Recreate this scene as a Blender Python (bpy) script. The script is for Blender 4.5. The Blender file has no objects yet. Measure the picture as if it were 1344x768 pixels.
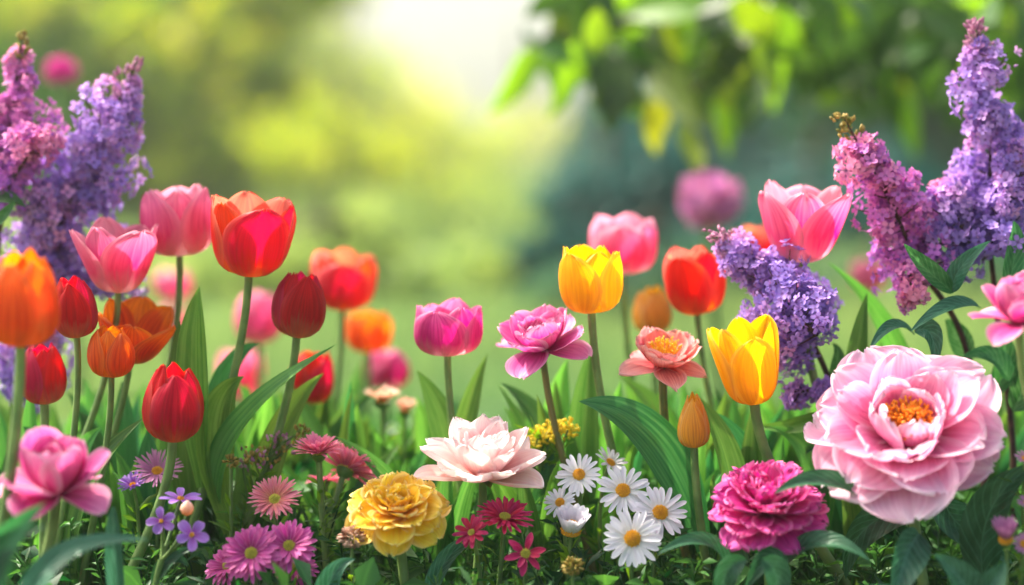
import bpy, math, random
import numpy as np

# ------------------------------------------------------------------ camera, world, sun, exposure
scene = bpy.context.scene
COL = scene.collection
rad = math.radians
FPX = 2613.0                    # focal length in pixels of a 1344 wide frame (70 mm on 36 mm)
CAM = np.array([0.0, -1.70, 0.452])
PITCH = rad(3.5)
FWD = np.array([0, math.cos(PITCH), -math.sin(PITCH)])
UPV = np.array([0, math.sin(PITCH), math.cos(PITCH)])
RGT = np.array([1.0, 0, 0])

cd = bpy.data.cameras.new("camera")
cam = bpy.data.objects.new("camera", cd)
COL.objects.link(cam)
cam.location = CAM
cam.rotation_euler = (rad(90) - PITCH, 0, 0)
cd.sensor_width = 36
cd.lens = 70
cd.clip_start = 0.05
cd.clip_end = 2000
cd.dof.use_dof = True
cd.dof.focus_distance = 1.65
cd.dof.aperture_fstop = 1.65
scene.camera = cam

SUN_EL, SUN_AZ = rad(52), rad(-58)        # azimuth from +Y, negative = towards -X
w = bpy.data.worlds.new("World")
scene.world = w
w.use_nodes = True
nt = w.node_tree
nt.nodes.clear()
sky = nt.nodes.new("ShaderNodeTexSky")
sky.sky_type = 'NISHITA'
sky.sun_disc = False
sky.sun_elevation = SUN_EL
sky.sun_rotation = SUN_AZ
sky.air_density = 0.8
sky.dust_density = 8.5
sky.ozone_density = 0.6
bg = nt.nodes.new("ShaderNodeBackground")
bg.inputs[1].default_value = 0.15
wo = nt.nodes.new("ShaderNodeOutputWorld")
nt.links.new(sky.outputs[0], bg.inputs[0])
nt.links.new(bg.outputs[0], wo.inputs[0])

sd = bpy.data.lights.new("sun", 'SUN')
sd.energy = 4.2
sd.angle = rad(0.5)
sd.color = (1.0, 0.92, 0.77)
sun = bpy.data.objects.new("sun", sd)
COL.objects.link(sun)
from mathutils import Vector
sdir = Vector((math.sin(SUN_AZ) * math.cos(SUN_EL), math.cos(SUN_AZ) * math.cos(SUN_EL), math.sin(SUN_EL)))
sun.rotation_euler = sdir.to_track_quat('Z', 'Y').to_euler()

scene.view_settings.view_transform = 'Standard'
scene.view_settings.look = 'None'
scene.view_settings.gamma = 1
scene.view_settings.exposure = 1.35
scene.view_settings.use_curve_mapping = False
scene.cycles.use_denoising = True
scene.cycles.max_bounces = 8
scene.cycles.transmission_bounces = 6
scene.cycles.transparent_max_bounces = 4
scene.cycles.volume_bounces = 0
scene.cycles.sample_clamp_indirect = 4

# ------------------------------------------------------------------ helpers
def ray(px, py):
    return FWD + (px - 672) / FPX * RGT + (384 - py) / FPX * UPV

def P(px, py, Y=0.0):
    d = ray(px, py)
    return CAM + d * ((Y - CAM[1]) / d[1])

def proj(p):
    q = np.atleast_2d(p) - CAM
    z = q @ FWD
    return np.stack([672 + FPX * (q @ RGT) / z, 384 - FPX * (q @ UPV) / z], 1)

def mpp(Y):
    return (Y + 1.70) / FPX

def lin(h):
    h = h.lstrip('#')
    c = [int(h[i:i + 2], 16) / 255 for i in (0, 2, 4)]
    return tuple(((x + 0.055) / 1.055) ** 2.4 if x > 0.04045 else x / 12.92 for x in c) + (1.0,)

class MB:
    """collects vertices, faces, uv and a tone value; links them as one mesh object"""
    def __init__(s):
        s.v, s.q, s.t, s.uv, s.tone, s.n = [], [], [], [], [], 0
    def add(s, v, faces, uv=None, tone=0.5):
        v = np.asarray(v, float).reshape(-1, 3)
        f = np.asarray(faces, int)
        (s.q if f.shape[1] == 4 else s.t).append(f + s.n)
        s.v.append(v)
        s.uv.append(np.zeros((len(v), 2)) if uv is None else np.asarray(uv, float).reshape(-1, 2))
        s.tone.append(np.broadcast_to(np.asarray(tone, float), (len(v),)))
        s.n += len(v)
        return s
    def grid(s, g, uv=None, tone=0.5):
        nv, nu = g.shape[:2]
        i = np.arange(nv - 1)[:, None] * nu + np.arange(nu - 1)[None]
        f = np.stack([i, i + 1, i + nu + 1, i + nu], -1).reshape(-1, 4)
        if uv is None:
            uu, vv = np.meshgrid(np.linspace(0, 1, nu), np.linspace(0, 1, nv))
            uv = np.stack([uu, vv], -1)
        return s.add(g, f, uv, tone)
    def tube(s, pts, r, n=8, tone=0.5):
        pts = np.asarray(pts, float)
        r = np.broadcast_to(np.asarray(r, float), (len(pts),))
        t = np.gradient(pts, axis=0)
        t /= np.linalg.norm(t, axis=1)[:, None] + 1e-12
        ref = np.array([0, 1.0, 0]) if abs(t[0][1]) < 0.9 else np.array([1.0, 0, 0])
        a = np.cross(t, ref); a /= np.linalg.norm(a, axis=1)[:, None] + 1e-12
        b = np.cross(t, a)
        th = np.linspace(0, 2 * math.pi, n + 1)
        g = pts[:, None] + r[:, None, None] * (np.cos(th)[None, :, None] * a[:, None] + np.sin(th)[None, :, None] * b[:, None])
        return s.grid(g, None, tone)
    def data(s, name, mat):
        me = bpy.data.meshes.new(name)
        v = np.concatenate(s.v)
        q = np.concatenate(s.q) if s.q else np.zeros((0, 4), int)
        t = np.concatenate(s.t) if s.t else np.zeros((0, 3), int)
        loops = np.concatenate([q.ravel(), t.ravel()]).astype(np.int32)
        starts = np.concatenate([np.arange(len(q)) * 4, len(q) * 4 + np.arange(len(t)) * 3]).astype(np.int32)
        tot = np.concatenate([np.full(len(q), 4), np.full(len(t), 3)]).astype(np.int32)
        me.vertices.add(len(v)); me.vertices.foreach_set("co", v.astype(np.float32).ravel())
        me.loops.add(len(loops)); me.loops.foreach_set("vertex_index", loops)
        me.polygons.add(len(tot))
        me.polygons.foreach_set("loop_start", starts)
        me.polygons.foreach_set("loop_total", tot)
        me.polygons.foreach_set("use_smooth", np.ones(len(tot), bool))
        uv = np.concatenate(s.uv)[loops]
        l = me.uv_layers.new(name="uv"); l.data.foreach_set("uv", uv.astype(np.float32).ravel())
        a = me.attributes.new("tone", 'FLOAT', 'POINT')
        a.data.foreach_set("value", np.concatenate(s.tone).astype(np.float32))
        me.update(); me.validate()
        me.materials.append(mat)
        return me
    def build(s, name, mat, parent=None):
        """vertices are given in world space; stored relative to the thing's base"""
        if parent is not None:
            base = np.array(parent['_base'])
            s.v = [x - base for x in s.v]
        o = bpy.data.objects.new(name, s.data(name, mat))
        COL.objects.link(o)
        if parent is not None:
            o.parent = parent
            if parent.parent is not None and False:
                pass
        return o

BASES = []
def thing(name, label, cat, base, group=None):
    o = bpy.data.objects.new(name, None)
    COL.objects.link(o)
    o.location = base
    o.empty_display_size = 0.02
    o['label'] = label; o['category'] = cat; o['_base'] = [float(x) for x in base]
    if group: o['group'] = group
    BASES.append(o)
    return o

def sub_build(mb, name, mat, part, root):
    base = np.array(root['_base'])
    mb.v = [x - base for x in mb.v]
    o = bpy.data.objects.new(name, mb.data(name, mat))
    COL.objects.link(o)
    o.parent = part
    return o

def Rx(a): c, s = math.cos(a), math.sin(a); return np.array([[1, 0, 0], [0, c, -s], [0, s, c]])
def Ry(a): c, s = math.cos(a), math.sin(a); return np.array([[c, 0, s], [0, 1, 0], [-s, 0, c]])
def Rz(a): c, s = math.cos(a), math.sin(a); return np.array([[c, -s, 0], [s, c, 0], [0, 0, 1]])
def orient(tilt, roll, spin=0):
    """tilt: towards the camera, roll: to the picture's right (degrees)"""
    return Ry(rad(roll)) @ Rx(rad(tilt)) @ Rz(rad(spin))

def unit(v): return v / (np.linalg.norm(v) + 1e-12)

def bez(p0, p1, p2, p3, n=14):
    t = np.linspace(0, 1, n)[:, None]
    return (1 - t) ** 3 * p0 + 3 * (1 - t) ** 2 * t * p1 + 3 * (1 - t) * t * t * p2 + t ** 3 * p3
def bez2(p0, p1, p2, n=14):
    t = np.linspace(0, 1, n)[:, None]
    return (1 - t) ** 2 * p0 + 2 * (1 - t) * t * p1 + t * t * p2

# ------------------------------------------------------------------ materials
class NT:
    def __init__(s, name):
        s.m = bpy.data.materials.new(name); s.m.use_nodes = True
        s.t = s.m.node_tree; s.t.nodes.clear()
        s.out = s.n("ShaderNodeOutputMaterial")
    def n(s, k, **kw):
        x = s.t.nodes.new(k)
        for a, b in kw.items(): setattr(x, a, b)
        return x
    def l(s, a, b): s.t.links.new(a, b)
    def math(s, op, a, b=None, clamp=False):
        x = s.n("ShaderNodeMath", operation=op, use_clamp=clamp)
        for i, q in enumerate((a, b)):
            if q is None: continue
            if isinstance(q, (int, float)): x.inputs[i].default_value = q
            else: s.l(q, x.inputs[i])
        return x.outputs[0]
    def mix(s, f, a, b, mode='MIX'):
        x = s.n("ShaderNodeMix", data_type='RGBA', blend_type=mode)
        for i, q in ((0, f), (6, a), (7, b)):
            if isinstance(q, (int, float, tuple)): x.inputs[i].default_value = q
            else: s.l(q, x.inputs[i])
        return x.outputs[2]
    def ramp(s, f, stops):
        x = s.n("ShaderNodeValToRGB")
        e = x.color_ramp.elements
        e[0].position, e[0].color = stops[0]
        e[1].position, e[1].color = stops[-1]
        for p, c in stops[1:-1]:
            q = e.new(p); q.color = c
        s.l(f, x.inputs[0])
        return x.outputs[0]
    def smooth(s, v, a, b):
        x = s.n("ShaderNodeMapRange", interpolation_type='SMOOTHSTEP')
        s.l(v, x.inputs[0]); x.inputs[1].default_value = a; x.inputs[2].default_value = b
        return x.outputs[0]

def sheet_shader(N, col, tcol, transl, rough, bump=None, spec=0.3, bstr=0.15, bdist=0.002):
    p = N.n("ShaderNodeBsdfPrincipled")
    N.l(col, p.inputs["Base Color"]); p.inputs["Roughness"].default_value = rough
    p.inputs["Specular IOR Level"].default_value = spec
    t = N.n("ShaderNodeBsdfTranslucent"); N.l(tcol, t.inputs[0])
    if bump is not None:
        b = N.n("ShaderNodeBump"); b.inputs["Strength"].default_value = bstr; b.inputs["Distance"].default_value = bdist
        N.l(bump, b.inputs["Height"]); N.l(b.outputs[0], p.inputs["Normal"]); N.l(b.outputs[0], t.inputs["Normal"])
    m = N.n("ShaderNodeMixShader"); m.inputs[0].default_value = transl
    N.l(p.outputs[0], m.inputs[1]); N.l(t.outputs[0], m.inputs[2])
    N.l(m.outputs[0], N.out.inputs[0])
    return N.m

def petal_mat(name, base, mid, tip, edge, edge_amt=0.5, inner=None, inner_amt=0.5, streak=0.3, transl=0.56, rough=0.5, midpos=0.45, basepos=0.05, sat=1.15, streak_scale=26):
    base, mid, tip, edge = map(lin, (base, mid, tip, edge))
    N = NT(name)
    uv = N.n("ShaderNodeUVMap"); sp = N.n("ShaderNodeSeparateXYZ"); N.l(uv.outputs[0], sp.inputs[0])
    U, V = sp.outputs[0], sp.outputs[1]
    oi = N.n("ShaderNodeObjectInfo")
    # veins running along the petal, fanning out
    cb = N.n("ShaderNodeCombineXYZ")
    N.l(N.math('MULTIPLY', U, streak_scale), cb.inputs[0]); N.l(N.math('MULTIPLY', V, 1.6), cb.inputs[1])
    N.l(N.math('MULTIPLY', oi.outputs["Random"], 40.0), cb.inputs[2])
    nz = N.n("ShaderNodeTexNoise"); nz.inputs["Scale"].default_value = 1.0; nz.inputs["Detail"].default_value = 3
    N.l(cb.outputs[0], nz.inputs["Vector"])
    big = N.n("ShaderNodeTexNoise"); big.inputs["Scale"].default_value = 3.0; big.inputs["Detail"].default_value = 2
    N.l(uv.outputs[0], big.inputs["Vector"])
    vv = N.math('ADD', V, N.math('MULTIPLY', N.math('SUBTRACT', nz.outputs[0], 0.5), 0.35))
    vv = N.math('ADD', vv, N.math('MULTIPLY', N.math('SUBTRACT', big.outputs[0], 0.5), 0.3))
    c = N.ramp(vv, [(basepos, base), (midpos, mid), (0.98, tip)])
    ed = N.math('MULTIPLY', N.math('ABSOLUTE', N.math('SUBTRACT', U, 0.5)), 2.0)
    ed = N.math('MAXIMUM', N.smooth(ed, 0.62, 1.02), N.smooth(V, 0.86, 1.0))
    c = N.mix(N.math('MULTIPLY', ed, edge_amt), c, edge)
    c = N.mix(N.math('MULTIPLY', N.math('MULTIPLY', ed, N.smooth(big.outputs[0], 0.60, 0.72)), 0.35), c, lin('#a87848'))
    if inner is not None:
        geo = N.n("ShaderNodeNewGeometry")
        c = N.mix(N.math('MULTIPLY', geo.outputs["Backfacing"], inner_amt), c, lin(inner))
    k = N.smooth(nz.outputs[0], 0.36, 0.62)
    dark = N.mix(1.0, c, (1 - streak * 0.8, 1 - streak * 1.3, 1 - streak * 0.9, 1), 'MULTIPLY')
    c = N.mix(k, dark, c)
    hs = N.n("ShaderNodeHueSaturation")
    N.l(c, hs.inputs["Color"])
    N.l(N.math('ADD', 0.488, N.math('MULTIPLY', oi.outputs["Random"], 0.024)), hs.inputs["Hue"])
    N.l(N.math('ADD', 0.92, N.math('MULTIPLY', oi.outputs["Random"], 0.14)), hs.inputs["Value"])
    hs2 = N.n("ShaderNodeHueSaturation"); hs2.inputs["Saturation"].default_value = sat
    N.l(hs.outputs[0], hs2.inputs["Color"])
    return sheet_shader(N, hs.outputs[0], hs2.outputs[0], transl, rough, nz.outputs[0], 0.25, 0.2, 0.0015)

def leaf_mat(name, col, back, vein, transl=0.35, rough=0.42, veins='parallel', tval=1.35, tone_amt=0.0, alt=None):
    N = NT(name)
    uv = N.n("ShaderNodeUVMap"); sp = N.n("ShaderNodeSeparateXYZ"); N.l(uv.outputs[0], sp.inputs[0])
    U, V = sp.outputs[0], sp.outputs[1]
    oi = N.n("ShaderNodeObjectInfo")
    au = N.math('ABSOLUTE', N.math('SUBTRACT', U, 0.5))
    nz = N.n("ShaderNodeTexNoise"); nz.inputs["Detail"].default_value = 4
    cb = N.n("ShaderNodeCombineXYZ")
    N.l(N.math('MULTIPLY', oi.outputs["Random"], 30.0), cb.inputs[2])
    if veins == 'parallel':
        N.l(N.math('MULTIPLY', U, 22.0), cb.inputs[0]); N.l(N.math('MULTIPLY', V, 1.5), cb.inputs[1])
        nz.inputs["Scale"].default_value = 1.0; N.l(cb.outputs[0], nz.inputs["Vector"])
        k = N.smooth(nz.outputs[0], 0.35, 0.65); bumpv = nz.outputs[0]
    else:
        N.l(N.math('MULTIPLY', U, 4.0), cb.inputs[0]); N.l(N.math('MULTIPLY', V, 6.0), cb.inputs[1])
        nz.inputs["Scale"].default_value = 1.0; N.l(cb.outputs[0], nz.inputs["Vector"])
        s = N.math('SINE', N.math('MULTIPLY', N.math('SUBTRACT', V, N.math('MULTIPLY', au, 0.55)), 58.0))
        k = N.math('MULTIPLY', N.math('ADD', N.smooth(s, -1.0, -0.55), N.smooth(nz.outputs[0], 0.3, 0.7)), 0.5); bumpv = N.math('ADD', N.smooth(s, -1.0, 0.2), nz.outputs[0])
    c0 = N.mix(k, lin(vein), lin(col))
    mr = N.smooth(au, 0.0, 0.035)
    c0 = N.mix(mr, lin(vein), c0)
    sp2 = N.n("ShaderNodeTexNoise"); sp2.inputs["Scale"].default_value = 9.0; N.l(cb.outputs[0], sp2.inputs["Vector"])
    c0 = N.mix(N.math('MULTIPLY', N.smooth(sp2.outputs[0], 0.70, 0.76), 0.6), c0, lin('#6a5a2c'))
    blot = N.n("ShaderNodeTexNoise"); blot.inputs["Scale"].default_value = 5.0; N.l(uv.outputs[0], blot.inputs["Vector"])
    c0 = N.mix(N.smooth(blot.outputs[0], 0.4, 0.7), c0, N.mix(1.0, c0, (0.72, 0.85, 0.75, 1), 'MULTIPLY'))
    geo = N.n("ShaderNodeNewGeometry")
    c0 = N.mix(N.math('MULTIPLY', geo.outputs["Backfacing"], 0.7), c0, lin(back))
    hs = N.n("ShaderNodeHueSaturation"); N.l(c0, hs.inputs["Color"])
    r = oi.outputs["Random"]
    if tone_amt:
        at = N.n("ShaderNodeAttribute"); at.attribute_name = "tone"; r = at.outputs["Fac"]
    N.l(N.math('ADD', 0.475, N.math('MULTIPLY', r, 0.045)), hs.inputs["Hue"])
    N.l(N.math('ADD', 0.7, N.math('MULTIPLY', r, 0.6)), hs.inputs["Value"])
    tc = N.n("ShaderNodeHueSaturation"); N.l(hs.outputs[0], tc.inputs["Color"])
    tc.inputs["Hue"].default_value = 0.478; tc.inputs["Saturation"].default_value = 1.05; tc.inputs["Value"].default_value = tval
    return sheet_shader(N, hs.outputs[0], tc.outputs[0], transl, rough, bumpv, 0.4, 0.3, 0.0015)

def tone_leaf_mat(name, c0, c1, transl=0.45, tval=2.0, rough=0.5, thue=0.478):
    """small leaves: colour from each leaf's own tone"""
    N = NT(name)
    at = N.n("ShaderNodeAttribute"); at.attribute_name = "tone"
    uv = N.n("ShaderNodeUVMap"); sp = N.n("ShaderNodeSeparateXYZ"); N.l(uv.outputs[0], sp.inputs[0])
    c = N.ramp(at.outputs["Fac"], [(0.0, lin(c0)), (1.0, lin(c1))])
    au = N.math('ABSOLUTE', N.math('SUBTRACT', sp.outputs[0], 0.5))
    c = N.mix(N.smooth(au, 0.0, 0.1), N.mix(1.0, c, (1.5, 1.4, 1.3, 1), 'MULTIPLY'), c)
    tc = N.n("ShaderNodeHueSaturation"); N.l(c, tc.inputs["Color"])
    tc.inputs["Hue"].default_value = thue; tc.inputs["Saturation"].default_value = 1.1; tc.inputs["Value"].default_value = tval
    return sheet_shader(N, c, tc.outputs[0], transl, rough, None, 0.35)

def solid_mat(name, c0, c1, rough=0.55, scale=60.0, transl=0.0, use_tone=False):
    N = NT(name)
    if use_tone:
        at = N.n("ShaderNodeAttribute"); at.attribute_name = "tone"; f = at.outputs["Fac"]
    else:
        co = N.n("ShaderNodeTexCoord")
        nz = N.n("ShaderNodeTexNoise"); nz.inputs["Scale"].default_value = scale; nz.inputs["Detail"].default_value = 4
        N.l(co.outputs["Object"], nz.inputs["Vector"]); f = N.smooth(nz.outputs[0], 0.3, 0.7)
    c = N.ramp(f, [(0.0, lin(c0)), (1.0, lin(c1))])
    if transl: return sheet_shader(N, c, c, transl, rough)
    p = N.n("ShaderNodeBsdfPrincipled"); N.l(c, p.inputs["Base Color"]); p.inputs["Roughness"].default_value = rough
    N.l(p.outputs[0], N.out.inputs[0])
    return N.m

M = {
 # tulips
 'orange': petal_mat("orange_petal", "#f0b028", "#f87820", "#fc9c34", "#fdb858", 0.6, "#ff9a28", 0.6),
 'deep_orange': petal_mat("red_orange_petal", "#f6b028", "#f45a1c", "#fb8c2c", "#fdb450", 0.75, "#ff9428", 0.7),
 'crimson': petal_mat("crimson_petal", "#d8a070", "#c4103c", "#cc1a40", "#e04a66", 0.45, "#d81838", 0.5),
 'scarlet': petal_mat("scarlet_petal", "#e8a060", "#d8101c", "#e02420", "#f49878", 0.6, "#f8a08c", 0.85, streak=0.2),
 'red': petal_mat("red_petal", "#e0a868", "#d2102c", "#da2234", "#ee7468", 0.5, "#ee5a4a", 0.7),
 'coral': petal_mat("coral_red_petal", "#e8b070", "#e02c28", "#ea5a4c", "#f6a890", 0.7, "#f6a48c", 0.7),
 'pink': petal_mat("pink_petal", "#f6dccc", "#ec6498", "#f69cbc", "#fcc8d6", 0.55, "#f4b4c4", 0.6, streak=0.18),
 'rose': petal_mat("rose_pink_petal", "#f8dcda", "#ec5c94", "#f7a4c0", "#fdd0dc", 0.6, "#f8bcc4", 0.6, streak=0.18),
 'magenta': petal_mat("magenta_petal", "#f0d8c0", "#d02c84", "#ea80b0", "#f4b0cc", 0.65, "#f0a0c4", 0.6),
 'yellow': petal_mat("yellow_petal", "#f0b818", "#f8c010", "#fcd424", "#fde264", 0.6, "#fbd028", 0.5, streak=0.14),
 'amber': petal_mat("amber_petal", "#f0c85c", "#ffc444", "#ffd660", "#ffe690", 0.6, "#f8bc40", 0.5, streak=0.25),
 # peonies
 'blush': petal_mat("blush_peony_petal", "#ee448c", "#f8a4cc", "#fce0f0", "#fff6fb", 0.5, None, streak=0.10, transl=0.45, midpos=0.4),
 'pale': petal_mat("pale_peony_petal", "#fcb8b0", "#fee0dc", "#fff4f2", "#fffafa", 0.6, None, streak=0.08, transl=0.38),
 'lemon': petal_mat("lemon_peony_petal", "#faa808", "#ffd020", "#ffe45c", "#fff0a8", 0.65, None, streak=0.12, transl=0.35),
 'fuchsia': petal_mat("fuchsia_peony_petal", "#b80c70", "#e22a9a", "#ee62b4", "#f69ccc", 0.6, None, streak=0.25, transl=0.3),
 'orchid': petal_mat("orchid_peony_petal", "#cc1c78", "#e860ac", "#f4a8d2", "#f9cee4", 0.7, None, streak=0.2, transl=0.35),
 'salmon': petal_mat("salmon_peony_petal", "#e84858", "#f89a98", "#fdc0b8", "#ffdcd4", 0.6, None, streak=0.25, transl=0.38),
 # small flowers
 'white': petal_mat("white_ray_petal", "#e8e8e0", "#eeeef4", "#f2f2f8", "#f4f4fa", 0.3, None, streak=0.08, transl=0.3),
 'mum': petal_mat("violet_pink_ray_petal", "#a02468", "#cc4a9c", "#dc74b8", "#e898cc", 0.5, None, streak=0.2, transl=0.3),
 'mum_pink': petal_mat("pink_ray_petal", "#dc5c80", "#f788a8", "#fca8bc", "#fec4d0", 0.5, None, streak=0.15, transl=0.35),
 'mum_salmon': petal_mat("salmon_ray_petal", "#c88050", "#e0808a", "#ee9ca8", "#f2b4bc", 0.5, None, streak=0.2, transl=0.35),
 'mum_red': petal_mat("crimson_ray_petal", "#a00c3c", "#cc1c58", "#da3a74", "#e66090", 0.5, None, streak=0.2, transl=0.35),
 'mum_lilac': petal_mat("lilac_ray_petal", "#b070a0", "#c888b8", "#d8a0c8", "#e6bcd8", 0.5, None, streak=0.2, transl=0.35),
 'violet': petal_mat("violet_petal", "#9048a8", "#a478d4", "#b490e0", "#c8aaec", 0.5, None, streak=0.15, transl=0.3),
 'peach': petal_mat("peach_ray_petal", "#e89868", "#f2c0a0", "#f8dcc8", "#faeadc", 0.5, None, streak=0.1, transl=0.35),
 # greens
 'stem': solid_mat("green_stem", "#56783a", "#7a9850", 0.5, 40, 0.0),
 'stem_dark': solid_mat("purple_green_stem", "#50602c", "#78703c", 0.5, 40, 0.0),
 'wood': solid_mat("lilac_bark", "#2e1a18", "#54332c", 0.8, 120),
 'bark': solid_mat("tree_bark", "#2c2218", "#54442f", 0.9, 6),
 'tleaf': leaf_mat("tulip_leaf", "#3f7f34", "#4f8c46", "#639c48", 0.34, 0.36),
 'tleaf_lime': leaf_mat("lime_tulip_leaf", "#4f8c34", "#5f9848", "#70a848", 0.42, 0.38),
 'tleaf_dark': leaf_mat("dark_tulip_leaf", "#2a663a", "#427c50", "#48864a", 0.32, 0.35),
 'pleaf': leaf_mat("peony_leaf", "#2a5c40", "#44785a", "#508468", 0.28, 0.4, 'net'),
 'lleaf': leaf_mat("lilac_leaf", "#2c6a38", "#4c8060", "#5a9458", 0.35, 0.38, 'net'),
 'cover': tone_leaf_mat("ground_cover_leaf", "#1a4a2a", "#558f3e", 0.35, 1.8),
 'feather': tone_leaf_mat("feathery_leaf", "#2c5a24", "#6c9a34", 0.4, 1.8),
 'grass': tone_leaf_mat("grass_blade", "#47744a", "#8ca664", 0.42, 1.35),
 'stamen': solid_mat("golden_stamen", "#dc6c08", "#ffae20", 0.5, use_tone=True),
 'stamen_yellow': solid_mat("yellow_stamen", "#e8a010", "#ffdc38", 0.5, use_tone=True),
 'disc': solid_mat("yellow_disc", "#b06a08", "#f0b818", 0.6, use_tone=True),
 'disc_green': solid_mat("green_disc", "#6a7a18", "#d0c040", 0.6, use_tone=True),
 'sepal': solid_mat("green_sepal", "#3a6428", "#6a8a3c", 0.5, 60),
 'bud_brown': solid_mat("brown_floret", "#6a3a20", "#e0b8a0", 0.6, use_tone=True),
 'goldenrod': solid_mat("goldenrod_floret", "#e0c41c", "#fff04c", 0.6, use_tone=True, transl=0.35),
 'soil': solid_mat("dark_soil", "#1c140e", "#3a2c20", 0.95, 30),
}

def lilac_mat(name, a, b, c):
    N = NT(name)
    at = N.n("ShaderNodeAttribute"); at.attribute_name = "tone"
    uv = N.n("ShaderNodeUVMap"); sp = N.n("ShaderNodeSeparateXYZ"); N.l(uv.outputs[0], sp.inputs[0])
    col = N.ramp(at.outputs["Fac"], [(0.0, lin(a)), (0.5, lin(b)), (1.0, lin(c))])
    col = N.mix(N.smooth(sp.outputs[1], 0.0, 0.4), lin("#6a3a80"), col)
    return sheet_shader(N, col, col, 0.35, 0.55, None, 0.25)
M['lilac_violet'] = lilac_mat("violet_lilac_floret", "#a688dc", "#c298e0", "#e8a8d8")
M['lilac_pink'] = lilac_mat("pink_lilac_floret", "#b070d8", "#d87ccc", "#f4a4c8")
M['lilac_bud'] = solid_mat("lilac_bud", "#a8608c", "#e0a4c4", 0.5, use_tone=True, transl=0.2)
M['lilac_tip'] = solid_mat("lilac_tip_bud", "#6a6a20", "#c0a050", 0.5, use_tone=True, transl=0.2)

# ------------------------------------------------------------------ ground
def ground_mat():
    N = NT("meadow_ground")
    co = N.n("ShaderNodeTexCoord")
    a = N.n("ShaderNodeTexNoise"); a.inputs["Scale"].default_value = 0.35; a.inputs["Detail"].default_value = 6
    b = N.n("ShaderNodeTexNoise"); b.inputs["Scale"].default_value = 14.0; b.inputs["Detail"].default_value = 6
    N.l(co.outputs["Object"], a.inputs["Vector"]); N.l(co.outputs["Object"], b.inputs["Vector"])
    c = N.ramp(a.outputs[0], [(0.3, lin("#4c6c4a")), (0.5, lin("#6c8862")), (0.7, lin("#98a474"))])
    c = N.mix(N.smooth(b.outputs[0], 0.35, 0.7), N.mix(1.0, c, (0.6, 0.65, 0.5, 1), 'MULTIPLY'), c)
    p = N.n("ShaderNodeBsdfPrincipled"); N.l(c, p.inputs["Base Color"]); p.inputs["Roughness"].default_value = 0.8
    bm = N.n("ShaderNodeBump"); bm.inputs["Strength"].default_value = 0.6; bm.inputs["Distance"].default_value = 0.05
    N.l(b.outputs[0], bm.inputs["Height"]); N.l(bm.outputs[0], p.inputs["Normal"])
    N.l(p.outputs[0], N.out.inputs[0])
    return N.m
rng = np.random.default_rng(7)
random.seed(7)

def structure(o): o['kind'] = 'structure'; return o
gx = np.linspace(-1, 1, 81); gx = np.sign(gx) * np.abs(gx) ** 2.5 * 500
gy = np.linspace(-1, 1, 81); gy = np.sign(gy) * np.abs(gy) ** 2.5 * 500
XX, YY = np.meshgrid(gx, gy)
g = MB().grid(np.stack([XX, YY, np.where(np.hypot(XX, YY) > 6, 0.03 * np.sin(XX * .2) * np.cos(YY * .17), 0)], -1))
structure(g.build("meadow_ground", ground_mat()))
xs = np.linspace(-1.6, 1.6, 60); ys = np.linspace(-0.75, 1.15, 40)
XX, YY = np.meshgrid(xs, ys)
ZZ = 0.004 + 0.012 * rng.random(XX.shape)
structure(MB().grid(np.stack([XX, YY, ZZ], -1)).build("flower_bed_soil", M['soil']))

# ------------------------------------------------------------------ small leaves, generic
def leaflets(mb, base, d, side, L, W, tone, droop=0.0, fold=0.25):
    """many 5-point leaves at once: base(n,3), direction, side vector, length, width"""
    n = len(base)
    L = np.asarray(L).reshape(-1, 1); W = np.asarray(W).reshape(-1, 1)
    d = d / (np.linalg.norm(d, axis=1)[:, None] + 1e-9)
    side = side - (side * d).sum(1)[:, None] * d
    side /= np.linalg.norm(side, axis=1)[:, None] + 1e-9
    nn = np.cross(d, side)
    mid = base + d * L * 0.5
    tip = base + d * L + np.array([0, 0, -1.0]) * L * droop
    V = np.stack([base, mid - side * W / 2 + nn * W * fold, mid, mid + side * W / 2 + nn * W * fold, tip], 1)
    f = np.array([[0, 3, 2], [0, 2, 1], [2, 3, 4], [1, 2, 4]])
    F = (np.arange(n)[:, None, None] * 5 + f[None]).reshape(-1, 3)
    uv = np.tile(np.array([[.5, 0], [0, .5], [.5, .5], [1, .5], [.5, 1]]), (n, 1))
    mb.add(V.reshape(-1, 3), F, uv, np.repeat(np.broadcast_to(tone, (n,)), 5))

def rdir(n):
    v = rng.normal(size=(n, 3)); return v / np.linalg.norm(v, axis=1)[:, None]

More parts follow.
